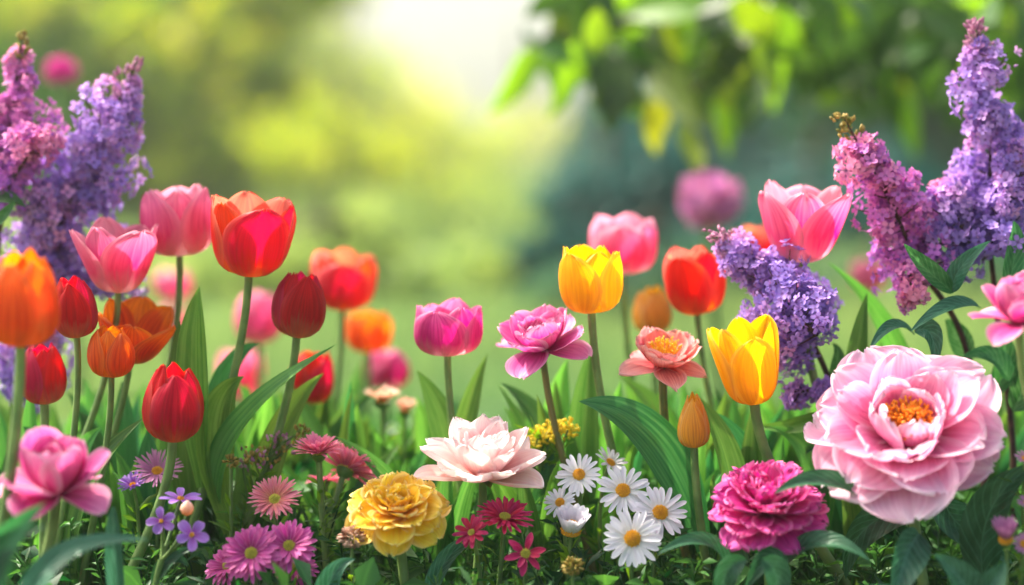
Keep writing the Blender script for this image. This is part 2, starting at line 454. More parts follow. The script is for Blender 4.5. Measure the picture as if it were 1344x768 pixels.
# ------------------------------------------------------------------ trees beyond the bed
def tree(label, x, y, h, crowns, nleaf, lsize, mat, trunk_r=0.15, group="trees beyond the flower bed"):
    t = thing("tree", label, "tree", (x, y, 0), group)
    mb = MB()
    z = np.linspace(0, h * 0.85, 9)
    wob = np.cumsum(rng.normal(0, 0.05 * h / 9, (9, 2)), 0)
    pts = np.stack([x + wob[:, 0], y + wob[:, 1], z], 1)
    mb.tube(pts, np.linspace(trunk_r, trunk_r * 0.25, 9), 9)
    for (cx, cy, cz, rx, ry, rz) in crowns:
        c = np.array([x + cx, y + cy, cz])
        k = int(np.clip(np.searchsorted(z, max(cz - rz * .6, 0.3)), 1, 8))
        mid = (pts[k] + c) / 2 + np.array([0, 0, 0.1 * h])
        mb.tube(bez2(pts[k], mid, c, 8), np.linspace(trunk_r * .4, trunk_r * .08, 8), 6)
    mb.build("trunk", M['bark'], t)
    lb = MB()
    vol = np.array([c[3] * c[4] * c[5] for c in crowns]) ** 0.7; vol /= vol.sum()
    for c, f in zip(crowns, vol):
        n = int(nleaf * f)
        nc = max(6, n // 40)
        cc = rdir(nc) * (rng.random((nc, 1)) ** (1 / 2.4)) * np.array(c[3:]) + np.array([x + c[0], y + c[1], c[2]])
        cs = 0.16 * (c[3] + c[4] + c[5]) / 3 * (0.5 + rng.random(nc))
        which = rng.integers(0, nc, n)
        pos = cc[which] + rng.normal(size=(n, 3)) * cs[which][:, None]
        pos[:, 2] = np.maximum(pos[:, 2], 0.05)
        d = rdir(n) + np.array([0, 0, -0.5])
        tone = np.clip(rng.random(nc)[which] * 0.6 + rng.random(n) * 0.4, 0, 1)
        leaflets(lb, pos, d, rdir(n), lsize * (0.6 + 0.8 * rng.random(n)), lsize * 0.6 * (0.6 + 0.8 * rng.random(n)), tone, 0.1)
    lb.build("crown", mat, t)
    return t

TREE_LIME = tone_leaf_mat("lime_tree_leaf", "#628a2c", "#bcc244", 0.5, 1.85, 0.5, 0.475)
TREE_MID = tone_leaf_mat("green_tree_leaf", "#2c6e1a", "#72b02c", 0.5, 1.9, 0.5, 0.488)
TREE_DARK = tone_leaf_mat("shade_dark_tree_leaf", "#0f4222", "#286a32", 0.28, 1.2)  # dimness of the shaded crowns is put into the leaf colour
TREE_TEAL = tone_leaf_mat("shade_teal_tree_leaf", "#0c4a44", "#1c7068", 0.22, 1.1, 0.5, 0.5)  # teal carries the shade and bluish haze of the background trees in its colour

TREE_MEADOW = tone_leaf_mat("meadow_shrub_leaf", "#527c46", "#a4b660", 0.5, 1.6, 0.5, 0.485)
TREE_SAGE = tone_leaf_mat("sage_shrub_leaf", "#2a5a44", "#52805c", 0.35, 1.4, 0.5, 0.49)
def tx(px, y): return (px - 672) / FPX * (y + 1.7)
def tz(py, y): return P(672, py, y)[2]

def crown_px(px, py, rpx, rpy, y, x, dy=0.0, ry=None):
    """a crown lobe seen at px,py when standing at depth y"""
    s = (y + dy + 1.7) / FPX
    return (tx(px, y + dy) - x, dy, tz(py, y + dy), rpx * s, (ry or rpx * s * 0.8), rpy * s)

def tree_px(label, px, y, h, lobes, nleaf, lsize, mat, tr=0.15):
    x = tx(px, y)
    return tree(label, x, y, h, [crown_px(a, b, c, d, y, x, dy) for (a, b, c, d, dy) in lobes], nleaf, lsize, mat, tr)

tree_px("dark green bushy tree behind the pink and purple lilacs", 40, 7.5, 1.9, [(50, 50, 150, 120, 0), (-60, 150, 130, 140, .3), (130, 190, 120, 110, .2), (200, 40, 120, 90, .3), (60, 290, 190, 90, 0), (20, -60, 160, 90, 0)], 15000, .06, TREE_MID, .08)
tree_px("sunlit lime tree hanging over the pink cup tulip", 250, 7, 1.9, [(240, 70, 80, 60, 0), (330, 10, 80, 50, .4), (250, 190, 90, 70, .1), (180, 285, 80, 60, .5), (400, -30, 80, 40, .2), (170, 60, 60, 60, 0), (330, 110, 60, 50, .3), (160, 180, 60, 60, .2), (290, 270, 60, 50, .4), (60, 20, 70, 40, .1)], 9000, .075, TREE_LIME, .05)
tree_px("yellow-green round bush glowing in the middle of the meadow", 440, 8.5, 1.1, [(390, 230, 110, 100, 0), (480, 250, 110, 90, .3), (570, 275, 80, 60, 0), (340, 270, 90, 80, .5), (440, 310, 160, 40, 0), (620, 315, 60, 35, 0)], 12000, .055, TREE_LIME, .05)
tree_px("thin pale lime tree spreading before the bright sky gap", 450, 22, 3.4, [(420, 120, 100, 90, 0), (500, 170, 110, 70, .5), (590, 205, 100, 50, 0), (370, 40, 70, 60, 0)], 5200, .13, TREE_LIME, .08)
tree_px("green tree with thin crown behind the lime tree", 130, 16, 5.2, [(110, 20, 180, 120, 0), (260, -30, 160, 100, 1), (30, 150, 160, 120, 0), (280, 150, 120, 110, 1)], 15000, .12, TREE_MID, .18)
tree_px("pale hazy tree far off under the bright sky gap", 470, 45, 6, [(430, 150, 110, 80, 0), (520, 185, 90, 50, 2), (340, 130, 100, 90, 0), (590, 205, 90, 30, 0)], 9000, .3, TREE_LIME, .25)
tree_px("small hazy tree far off between the bright gap and dark hedge", 690, 50, 5, [(700, 190, 80, 60, 0), (640, 210, 80, 30, 2)], 2200, .3, TREE_LIME, .25)
tree_px("teal shaded shrub behind the bright yellow tulip", 790, 5, .9, [(770, 290, 80, 70, 0), (860, 270, 110, 90, .3), (730, 350, 70, 50, -.3), (850, 370, 130, 60, -.2)], 15000, .045, TREE_TEAL, .04)
tree_px("broad dark teal tree behind the lavender ball flower", 960, 10, 3.4, [(930, 170, 130, 110, 0), (1040, 60, 160, 120, .4), (1000, 250, 150, 90, -.2), (820, 190, 80, 70, 0)], 15000, .085, TREE_TEAL, .14)
tree_px("pale meadow shrub spreading behind the crimson and coral tulips", 430, 4.3, .5, [(330, 380, 90, 60, 0), (450, 370, 110, 80, .2), (560, 400, 90, 50, 0), (640, 390, 70, 70, .4), (230, 390, 90, 50, .1)], 9000, .04, TREE_MEADOW, .03)
tree_px("pale meadow shrub farther off, low under the bright gap", 560, 6.2, .6, [(520, 310, 90, 50, 0), (620, 320, 80, 50, .2), (400, 330, 100, 40, 0), (690, 330, 50, 60, .1)], 7000, .05, TREE_MEADOW, .03)
tree_px("low sage green shrub spreading behind the salmon flower", 870, 3.3, .4, [(800, 400, 110, 50, 0), (930, 390, 120, 60, .2), (720, 425, 60, 30, 0)], 12000, .032, TREE_SAGE, .03)
tree_px("low sage green shrub spreading behind the large blush peony", 1200, 3.4, .4, [(1080, 410, 120, 60, 0), (1230, 400, 140, 70, .2), (1340, 400, 90, 60, 0)], 12000, .032, TREE_SAGE, .03)
tree_px("low teal shrub between the coral tulip and rosy lilac", 1060, 4.5, .7, [(1040, 340, 130, 80, 0), (1140, 300, 120, 100, .2), (960, 370, 100, 60, 0), (1240, 380, 140, 80, 0)], 15000, .04, TREE_TEAL, .04)
tree_px("dark shaded tree behind the pink lilac spray", 1190, 8, 3.2, [(1180, 100, 150, 130, 0), (1270, 10, 140, 110, .2), (1110, 0, 120, 90, 0), (1250, 230, 150, 100, 0)], 15000, .07, TREE_DARK, .13)
tree_px("tall dark tree behind the tall violet lilac", 1370, 9.5, 4, [(1350, 60, 140, 160, 0), (1420, 180, 140, 160, 0), (1330, -60, 170, 110, .5), (1320, 320, 120, 80, 0)], 13000, .08, TREE_DARK, .16)

# ------------------------------------------------------------------ leaves
def leaf_grid(p0, p1, p2, width, face=(0, -1, 0.35), fold=0.5, prof='tulip', wave=0.0, twist=0.0, nv=22, nu=9, seed=0):
    p0, p1, p2 = map(np.asarray, (p0, p1, p2))
    c = 2 * p1 - 0.5 * (p0 + p2)                     # passes through p1
    C = bez2(p0, c, p2, nv)
    T = np.gradient(C, axis=0); T /= np.linalg.norm(T, axis=1)[:, None]
    F = np.broadcast_to(unit(np.array(face, float)), C.shape)
    S = np.cross(T, F); S /= np.linalg.norm(S, axis=1)[:, None] + 1e-9
    Nn = np.cross(S, T)
    t = np.linspace(0, 1, nv)
    if twist:
        a = twist * (t - 0.4)
        S, Nn = S * np.cos(a)[:, None] + Nn * np.sin(a)[:, None], Nn * np.cos(a)[:, None] - S * np.sin(a)[:, None]
    if prof == 'tulip':
        wv = (0.28 + 0.72 * np.sin(np.minimum(1, t / 0.42) * math.pi / 2) ** 1.2) * (1 - np.clip((t - 0.42) / 0.58, 0, 1) ** 1.9)
    else:
        wv = np.sin(math.pi * t ** 0.8) ** 0.75 * (1 - 0.35 * t); wv[0] = 0.03
    hw = width / 2 * np.maximum(wv, 0.012)
    u = np.linspace(-1, 1, nu)
    ph = seed * 1.7
    off = fold * (np.abs(u)[None] ** 1.3) * hw[:, None] + wave * width * (np.abs(u)[None] ** 2) * np.sin(t[:, None] * 11 + ph + (u[None] > 0) * 1.9)
    lat = u[None] * hw[:, None] * (1 - 0.12 * fold * np.abs(u)[None])
    return C[:, None] + S[:, None] * lat[..., None] + Nn[:, None] * off[..., None]

def leaf_part(root, p0, p1, p2, width, mat, name="leaf", **kw):
    o = MB().grid(leaf_grid(p0, p1, p2, width, **kw)).build(name, M[mat], root)
    return o

def leaf_px(root, base, mid, tip, wpx, mat, Y=0.0, Yt=None, face=(0, -1, .35), **kw):
    """leaf from base pixel over mid pixel to tip pixel, standing at depth Y, its tip at depth Yt; a base below the bed is cut at the soil"""
    Yt = Y if Yt is None else Yt
    a, b, c = P(*base, Y), P(*mid, (Y * .5 + Yt * .5)), P(*tip, Yt)
    if a[2] < 0.0: a[2] = 0.005
    return leaf_part(root, a, b, c, wpx * mpp((Y + Yt) / 2), mat, face=face, **kw)

# ------------------------------------------------------------------ petals
def prof_shape(kind, v):
    if kind == 'round':
        s = 0.2 + 0.8 * np.sin(math.pi / 2 * np.minimum(1, v / 0.62)) ** 1.1
        e = np.clip((v - 0.62) / 0.39, 0, 1); return s * np.sqrt(1 - e ** 2.4)
    if kind == 'fan':
        s = 0.16 + 0.84 * np.sin(math.pi / 2 * np.minimum(1, v / 0.8))
        e = np.clip((v - 0.75) / 0.26, 0, 1); return s * np.sqrt(1 - e ** 3)
    if kind == 'strap':
        s = 0.45 + 0.55 * np.minimum(1, v / 0.5) ** 0.7
        e = np.clip((v - 0.72) / 0.285, 0, 1); return s * np.sqrt(1 - e ** 2)
    if kind == 'point':
        s = 0.3 + 0.7 * np.sin(math.pi / 2 * np.minimum(1, v / 0.5))
        e = np.clip((v - 0.5) / 0.505, 0, 1); return s * (1 - e ** 1.8)
    if kind == 'lotus':
        s = 0.3 + 0.7 * np.sin(math.pi / 2 * np.minimum(1, v / 0.55))
        e = np.clip((v - 0.55) / 0.455, 0, 1); return s * (1 - e ** 2.2) ** 0.75

def petal(L, W, a0, a1, k=0.8, ruf=0.0, notch=0.0, shape='round', r0=0.0, p=1.2, nu=9, nv=12, freq=3.0, seed=0, side=0.0):
    """one petal in the flower's frame (axis +z), growing outwards along +x; angles in degrees from the axis"""
    r = np.random.default_rng(seed)
    t = np.linspace(0, 1, nv); v = 1 - (1 - t) ** 1.5
    u = np.linspace(-1, 1, nu)
    a = np.radians(a0 + (a1 - a0) * v ** p)
    dv = np.diff(v, prepend=0)
    am = np.concatenate([[a[0]], (a[1:] + a[:-1]) / 2])
    R = r0 + np.cumsum(dv * L * np.sin(am)); Z = np.cumsum(dv * L * np.cos(am))
    hw = W / 2 * np.maximum(prof_shape(shape, v), 0.02)
    kk = max(abs(k), 1e-3)
    lat = hw[:, None] * np.sin(u * kk)[None] / kk
    off = hw[:, None] * (1 - np.cos(u * kk))[None] / kk * np.sign(k)
    ph = r.random(6) * 6.28
    edge = np.maximum(np.abs(u)[None] ** 2.0, np.broadcast_to((v ** 3)[:, None], (nv, nu))) * v[:, None]
    wv = np.sin(freq * math.pi * u[None] * (0.7 + .3 * v[:, None]) + ph[0]) + 0.6 * np.sin(freq * 1.9 * math.pi * u[None] + ph[1]) + 0.7 * np.sin(freq * 1.5 * v[:, None] * 3 + np.sign(u)[None] * 2 + ph[2])
    off = off + ruf * W * edge * wv * 0.35
    off = off + W * v[:, None] * (.010 * np.sin(8 * u[None] + ph[2] + 4 * v[:, None]) + .007 * np.sin(15 * u[None] - 5 * v[:, None] + ph[3]) + .012 * np.sin(5 * v[:, None] + 3 * u[None] + ph[4]))
    nz = notch * (0.5 * np.sin(freq * 2.1 * u + ph[3]) + 0.5 * np.sin(freq * 4.3 * u + ph[4]) + 0.35 * np.sin(freq * 8.1 * u + ph[5]))
    ext = L * nz[None] * (v ** 5)[:, None]
    ca, sa = np.cos(a)[:, None], np.sin(a)[:, None]
    x = R[:, None] + ext * sa - ca * off
    z = Z[:, None] + ext * ca + sa * off
    y = lat + side * L * (v ** 2)[:, None]
    return np.stack([x, y, z], -1)

def spin(g, ang, roll=0.0):
    if roll: g = g @ Rx(rad(roll)).T
    return g @ Rz(rad(ang)).T

def tulip_petals(kind, seed, n=3, extra=0):
    r = np.random.default_rng(seed)
    K = {
        'egg':    ([0, .05, .12, .22, .35, .5, .68, .85, 1], [.08, .42, .66, .84, .96, 1.0, .95, .80, .52], 2.35),
        'cup':    ([0, .05, .12, .22, .35, .5, .68, .85, 1], [.08, .42, .66, .82, .93, .99, 1.0, .98, .90], 1.85),
        'goblet': ([0, .05, .12, .22, .35, .5, .68, .85, 1], [.08, .40, .62, .77, .88, .96, 1.03, 1.08, 1.08], 1.95),
        'wide':   ([0, .05, .12, .22, .35, .5, .68, .85, 1], [.08, .36, .56, .72, .86, .98, 1.12, 1.24, 1.32], 1.75),
        'bud':    ([0, .05, .12, .22, .35, .5, .68, .85, 1], [.10, .52, .74, .88, .96, .95, .82, .58, .30], 3.0),
    }[kind]
    out = []
    nv, nu = 20, 13
    t = np.linspace(0, 1, nv); v = .5 - .5 * np.cos(math.pi * (.08 + .92 * t)); v = (v - v[0]) / (v[-1] - v[0])
    u = np.linspace(-1, 1, nu)
    rr = np.interp(v, K[0], K[1])
    zz = K[2] * v ** 1.28
    spin0 = r.random() * 120
    for whorl in (0, 1):
        for i in range(n):
            th0 = math.radians(spin0 + i * 360 / n + whorl * 180 / n + r.uniform(-5, 5))
            hgt = 1 + r.uniform(-.05, .05) + (0.04 if whorl else 0)
            opn = r.uniform(-.07, .09) + (-.05 if whorl else .03)
            ph_max = math.radians((64 if n == 3 else 48) - 6 * whorl)
            wv = 0.55 + 0.45 * np.sin(math.pi / 2 * np.minimum(1, v / 0.5))
            e = np.clip((v - 0.5) / 0.505, 0, 1)
            wv = wv * (1 - e ** (2.5 if kind != 'bud' else 2.0)) ** 0.62
            wv = np.maximum(wv, 0.015)
            ang = th0 + u[None] * ph_max * wv[:, None] / np.maximum(1, 0.5 + .5 * rr)[:, None]
            base = rr * (0.93 if whorl else 1.02)
            rad_ = base[:, None] * (1 + opn * v[:, None] ** 1.6) * (1 + (0.05 if not whorl else 0.02) * (1 - u[None] ** 2) - 0.06 * np.abs(u[None]) ** 3 * v[:, None])
            rad_ = rad_ - 0.035 * np.exp(-(u[None] / .14) ** 2) * np.sin(math.pi * v)[:, None] ** .5
            ph = r.random(3) * 6
            rim = (v ** 4)[:, None]
            rad_ = rad_ + rim * 0.035 * np.sin(u[None] * 5 + ph[0]) + rim * np.abs(u[None]) ** 2 * 0.03 * np.sin(v[:, None] * 14 + ph[1])
            rad_ = rad_ * (1 + .018 * np.sin(u[None] * 9 + ph[0] * 3 + 3 * v[:, None]) * v[:, None]) + .03 * np.sin(2.2 * u[None] + ph[1]) * v[:, None]
            z = (zz * hgt)[:, None] + (v ** 8)[:, None] * .04 * np.sin(u[None] * 13 + ph[1]) + rim * 0.03 * np.sin(u[None] * 7 + ph[2]) * (1 - np.abs(u[None]))
            out.append(np.stack([rad_ * np.cos(ang), rad_ * np.sin(ang), np.broadcast_to(z, ang.shape)], -1))
    return out

# ------------------------------------------------------------------ fitting a bloom to its size and place
def fit(grids, bbox, Y, R, axial=(0.55, 1.6)):
    allp = np.concatenate([g.reshape(-1, 3) for g in grids])
    x0, y0, x1, y1 = bbox
    s = (x1 - x0) * mpp(Y) / 2; k = 1.0
    T = P((x0 + x1) / 2, y1, Y)
    for it in range(8):
        q = (allp * np.array([s, s, s * k])) @ R.T + T
        b = proj(q); mn, mx = b.min(0), b.max(0)
        s *= (x1 - x0) / (mx[0] - mn[0])
        k *= ((y1 - y0) / (mx[1] - mn[1])) / ((x1 - x0) / (mx[0] - mn[0]))
        k = min(max(k, axial[0]), axial[1])
        q = (allp * np.array([s, s, s * k])) @ R.T + T
        b = proj(q); mn, mx = b.min(0), b.max(0)
        dx = (x0 + x1) / 2 - (mn[0] + mx[0]) / 2; dy = (y0 + y1) / 2 - (mn[1] + mx[1]) / 2
        T = T + dx * mpp(Y) * RGT - dy * mpp(Y) * UPV
    S = np.array([s, s, s * k])
    return (lambda g: (g * S) @ R.T + T), T, s, R[:, 2]

def ground_under(O, low, Y):
    """where the stem that runs from O past the pixel low meets the soil"""
    L = P(*low, Y)
    d = L - O
    if d[2] > -1e-4: d = np.array([0, 0, -1.0])
    f = O[2] / -d[2]
    G = O + d * min(f, 4.0)
    G[0] = O[0] + np.clip(G[0] - O[0], -.22, .22)
    G[1] = Y; G[2] = 0.0
    return G, L

def stem_pts(G, L, O, ax, n=18):
    c = 2 * L - 0.5 * (G + O)
    up = np.array([0, 0, 1.0])
    h = np.linalg.norm(O - G)
    return bez(G, G + (L - G) * 0.6 + up * .01, O - unit(ax * .6 + up * .4) * h * 0.28, O, n)

TG = "tulips in the flower bed"
def tulip(kind, bbox, Y, low, mat, label, tilt=6, roll=0, seed=1, n=3, stem='stem', sw=9, leaves=(), group=TG, nu=None):
    R = orient(tilt, roll)
    gs = tulip_petals(kind, seed, n)
    f, O, s, ax = fit(gs, bbox, Y, R)
    G, L = ground_under(O, low, Y)
    root = thing("tulip", label, "tulip", G, group)
    for g in gs:
        MB().grid(f(g)).build("petal", M[mat], root)
    mb = MB()
    pts = stem_pts(G, L, O + ax * s * .12, ax)
    r = sw / 2 * mpp(Y)
    mb.tube(pts, np.linspace(r * 1.15, r * .95, len(pts)), 10)
    mb.build("stem", M[stem], root)
    if kind in ('wide', 'goblet'):
        pm = MB()
        a = O + ax * s * .1; b = O + ax * s * .62
        pm.tube(np.linspace(a, b, 5), s * np.array([.1, .13, .12, .13, .16]), 8)
        pm.build("pistil", M['sepal'], root)
        for i in range(6):
            th = i * math.pi / 3
            e = f(np.array([[.30 * math.cos(th), .30 * math.sin(th), .62]]))[0]
            st = f(np.array([[.08 * math.cos(th), .08 * math.sin(th), .1]]))[0]
            MB().tube(np.linspace(st, e, 5), s * np.array([.025, .025, .03, .07, .04]), 6, tone=.5).build("stamen", M['stamen'], root)
    for lf in leaves:
        leaf_px(root, *lf[:5], **(lf[5] if len(lf) > 5 else {}))
    return root, O, G

# ------------------------------------------------------------------ tulips
def L_(base, mid, tip, w, mat='tleaf', **kw): return (base, mid, tip, w, mat, kw)

tulip('egg', (-24, 324, 79, 456), -0.22, (4, 640), 'orange', "big soft orange tulip cut by the picture edge beside the crimson tulip", 8, 4, 11, sw=15,
      leaves=[L_((-20, 900), (-14, 760), (60, 660), 60, 'tleaf_dark', Y=-.3)])
tulip('egg', (67, 360, 129, 444), -0.03, (88, 560), 'crimson', "dark crimson tulip under the pale pink tulip, next to the orange ones", 8, -3, 12,
      leaves=[L_((100, 800), (95, 640), (135, 560), 40, 'tleaf', Y=.02), L_((70, 850), (60, 640), (30, 560), 40, 'tleaf_dark', Y=.03)])
tulip('egg', (25, 449, 88, 531), -0.10, (56, 600), 'crimson', "small crimson red tulip bud low beneath the big orange tulip", 5, 0, 13, sw=11)
tulip('wide', (128, 388, 231, 478), 0.03, (128, 600), 'deep_orange', "open orange tulip behind the small orange tulip bud", 16, 14, 14, n=3,
      leaves=[L_((150, 860), (135, 640), (104, 540), 46, 'tleaf_dark', Y=.06), L_((160, 860), (165, 620), (160, 500), 40, 'tleaf_dark', Y=.08)])
tulip('egg', (114, 426, 178, 496), -0.03, (130, 580), 'orange', "small round orange tulip in front of the open orange tulip", 12, 3, 15)
tulip('wide', (90, 283, 209, 385), 0.03, (103, 540), 'pink', "pale pink open tulip in front of the violet lilac", 7, 2, 16)
tulip('cup', (183, 240, 282, 337), 0.08, (211, 405), 'pink', "pink cup tulip beside the violet lilac and behind the scarlet tulip", 6, -2, 17,
      leaves=[L_((190, 800), (205, 600), (225, 470), 40, 'tleaf', Y=.12)])
tulip('goblet', (276, 250, 389, 364), 0.0, (268, 600), 'scarlet', "tall scarlet tulip with pale rimmed petals standing highest over the meadow", 13, 6, 18, sw=11, n=3,
      leaves=[L_((266, 640), (258, 480), (262, 376), 52, 'tleaf_lime', face=(-.35, -1, .1), fold=.55),
              L_((300, 700), (282, 560), (320, 494), 54, 'tleaf_lime', face=(.3, -1, .1), fold=.35),
              L_((262, 760), (240, 560), (236, 420), 44, 'tleaf', Y=.03)])
tulip('egg', (356, 355, 428, 444), 0.0, (347, 590), 'crimson', "crimson tulip leaning beside the scarlet tulip above a curving leaf", 10, 8, 19, sw=11,
      leaves=[L_((286, 660), (318, 560), (442, 452), 50, 'tleaf', face=(-.4, -.7, .75), fold=.5, twist=.5, Yt=-.02),
              L_((330, 760), (360, 590), (425, 490), 44, 'tleaf_lime', Y=.03),
              L_((262, 660), (290, 510), (341, 450), 34, 'tleaf_dark', Y=.06)])
tulip('cup', (407, 324, 495, 408), 0.30, (434, 560), 'coral', "soft coral red tulip above the blurred orange tulip", 10, 3, 20, n=3,
      leaves=[L_((430, 760), (410, 560), (405, 480), 40, 'tleaf_lime', Y=.3)])
tulip('cup', (453, 407, 515, 463), 0.45, (478, 560), 'orange', "blurred orange tulip low beyond the coral red tulip", 8, 2, 21,
      leaves=[L_((450, 700), (455, 580), (478, 470), 44, 'tleaf', Y=.45)])
tulip('egg', (186, 474, 268, 581), -0.06, (180, 700), 'red', "red tulip with raspberry sheen standing low over the lilac asters", 12, 4, 22, sw=13,
      leaves=[L_((100, 760), (112, 650), (190, 548), 52, 'tleaf', face=(-.5, -.7, .6), fold=.5, Y=-.03), L_((250, 800), (252, 680), (244, 590), 34, 'tleaf_lime', Y=.04),
              L_((218, 800), (200, 650), (196, 560), 44, 'tleaf_dark', Y=.03)])
tulip('egg', (377, 460, 439, 530), 0.20, (386, 590), 'red', "blurred red tulip behind the curving leaf of the crimson tulip", 12, 12, 23,
      leaves=[L_((400, 700), (420, 590), (425, 520), 34, 'tleaf_lime', Y=.22)])
tulip('egg', (307, 380, 371, 451), 0.55, (345, 540), 'pink', "blurred pink tulip framed between the scarlet and crimson stems", 6, 0, 24)
tulip('cup', (284, 453, 347, 522), 0.62, (318, 600), 'rose', "blurred pale pink tulip lower between the scarlet and crimson stems", 6, 0, 25)
tulip('egg', (474, 456, 539, 512), 0.50, (505, 600), 'magenta', "blurred mauve pink tulip beneath the blurred orange tulip", 6, 0, 26)
tulip('cup', (200, 352, 251, 395), 1.0, (226, 480), 'rose', "faint blurred pink tulip just under the pink cup tulip", 6, 0, 27)
tulip('cup', (198, 402, 245, 440), 1.1, (222, 520), 'rose', "faint blurred pink tulip peeping over the open orange tulip", 6, 0, 28)
tulip('cup', (543, 390, 634, 468), 0.02, (601, 560), 'magenta', "magenta pink tulip alone at the middle above the pale peony", 7, 0, 29, sw=10, n=3,
      leaves=[L_((602, 660), (608, 560), (640, 464), 34, 'tleaf', Y=.08, face=(.3, -1, .1)), L_((600, 660), (586, 560), (547, 486), 44, 'tleaf', Y=.07, face=(-.3, -1, .2)),
              L_((560, 680), (560, 580), (545, 520), 30, 'tleaf_lime', Y=.2)])
tulip('cup', (733, 320, 818, 412), 0.0, (803, 545), 'yellow', "bright yellow tulip in front of the soft pink tulip", 9, -3, 31, sw=11,
      leaves=[L_((770, 700), (768, 570), (776, 452), 48, 'tleaf', Y=.05, face=(-.3, -1, .1)), L_((790, 720), (800, 600), (815, 500), 40, 'tleaf_lime', Y=.1),
              L_((730, 700), (728, 570), (745, 470), 46, 'tleaf_lime', Y=.12), L_((735, 640), (710, 560), (657, 502), 36, 'tleaf_dark', Y=.1, face=(-.2, -.6, .9)),
              L_((745, 740), (748, 600), (760, 530), 56, 'tleaf_dark', Y=.07)])
tulip('cup', (773, 278, 863, 360), 0.25, (834, 480), 'rose', "soft pink tulip behind the bright yellow tulip", 8, 0, 32,
      leaves=[L_((840, 700), (850, 600), (815, 480), 42, 'tleaf_lime', Y=.2), L_((850, 700), (880, 580), (810, 492), 44, 'tleaf', Y=.16)])
tulip('egg', (830, 374, 882, 438), 0.24, (862, 520), 'amber', "soft amber tulip bud under the soft pink tulip", 5, -3, 33)
tulip('cup', (870, 321, 953, 414), 0.12, (940, 520), 'scarlet', "red tulip touching the tip of the drooping violet lilac", 11, -6, 34,
      leaves=[L_((930, 700), (940, 600), (955, 510), 34, 'tleaf_lime', Y=.1), L_((900, 720), (905, 600), (895, 500), 40, 'tleaf', Y=.14)])
tulip('goblet', (927, 412, 1023, 532), -0.04, (1043, 622), 'yellow', "large golden yellow tulip leaning in front of the drooping violet lilac", 10, -9, 35, sw=14,
      leaves=[L_((985, 760), (990, 640), (988, 530), 44, 'tleaf', Y=.02, face=(-.5, -1, .1), fold=.7), L_((1000, 760), (985, 620), (935, 540), 40, 'tleaf_dark', Y=.03),
              L_((1060, 760), (1070, 620), (1010, 560), 44, 'tleaf', Y=.02), L_((1000, 560), (1060, 555), (1085, 528), 24, 'tleaf_lime', Y=.03, Yt=.0)])
tulip('bud', (889, 513, 932, 588), -0.03, (922, 680), 'amber', "closed slim amber tulip bud above the daisies", 4, -3, 36, n=3, sw=11,
      leaves=[L_((965, 720), (955, 610), (916, 520), 44, 'tleaf', Y=0.0, face=(.5, -1, .2)), L_((930, 760), (960, 640), (1000, 580), 50, 'tleaf_dark', Y=.06),
              L_((938, 680), (935, 640), (938, 622), 8, 'tleaf_lime', Y=-.03)])
tulip('wide', (995, 235, 1117, 345), 0.035, (1081, 420), 'rose', "big pale pink tulip between the two purple lilac sprays", 8, 3, 37, sw=11, n=3,
      leaves=[L_((1190, 640), (1180, 470), (1086, 344), 34, 'tleaf_lime', Y=.12, face=(-.3, -.7, .7)), L_((1118, 700), (1122, 520), (1138, 384), 40, 'tleaf', Y=.03, face=(-.4, -1, .1), fold=.6),
              L_((1160, 640), (1150, 520), (1160, 420), 40, 'tleaf_lime', Y=.2)])
tulip('cup', (960, 296, 1032, 352), 0.42, (1000, 470), 'coral', "blurred coral tulip half hidden behind the drooping violet lilac", 8, 0, 38)
tulip('cup', (1116, 338, 1166, 382), 0.9, (1142, 480), 'pink', "faint blurred pink tulip between the pink lilac spray and the pale pink tulip", 6, 0, 39)

# ------------------------------------------------------------------ peony-like flowers
def ring(n, L, W, a0, a1, k=.7, ruf=.05, notch=.04, shape='round', r0=.03, p=1.2, nu=11, nv=12, jit=6, off=None, freq=3.0, ljit=.08):
    return dict(n=n, L=L, W=W, a0=a0, a1=a1, k=k, ruf=ruf, notch=notch, shape=shape, r0=r0, p=p, nu=nu, nv=nv, jit=jit, off=off, freq=freq, ljit=ljit)

def ring_petals(rings, seed):
    r = np.random.default_rng(seed)
    out = []
    for j, d in enumerate(rings):
        o0 = r.random() * 360 if d['off'] is None else d['off']
        for i in range(d['n']):
            ja = r.normal(0, d['jit'])
            g = petal(d['L'] * (1 + r.uniform(-d['ljit'], d['ljit'])), d['W'] * (1 + r.uniform(-.12, .12)), d['a0'] + ja * .6, d['a1'] + ja, d['k'] * r.uniform(.75, 1.25), d['ruf'] * r.uniform(.6, 1.4),
                      d['notch'], d['shape'], d['r0'], d['p'], d['nu'], d['nv'], d['freq'] * r.uniform(.8, 1.2), int(r.integers(1e9)), r.normal(0, .05))
            out.append(spin(g, o0 + i * 360 / d['n'] + r.normal(0, 90 / d['n'] * .25), r.normal(0, d['jit'] * .8)))
    return out

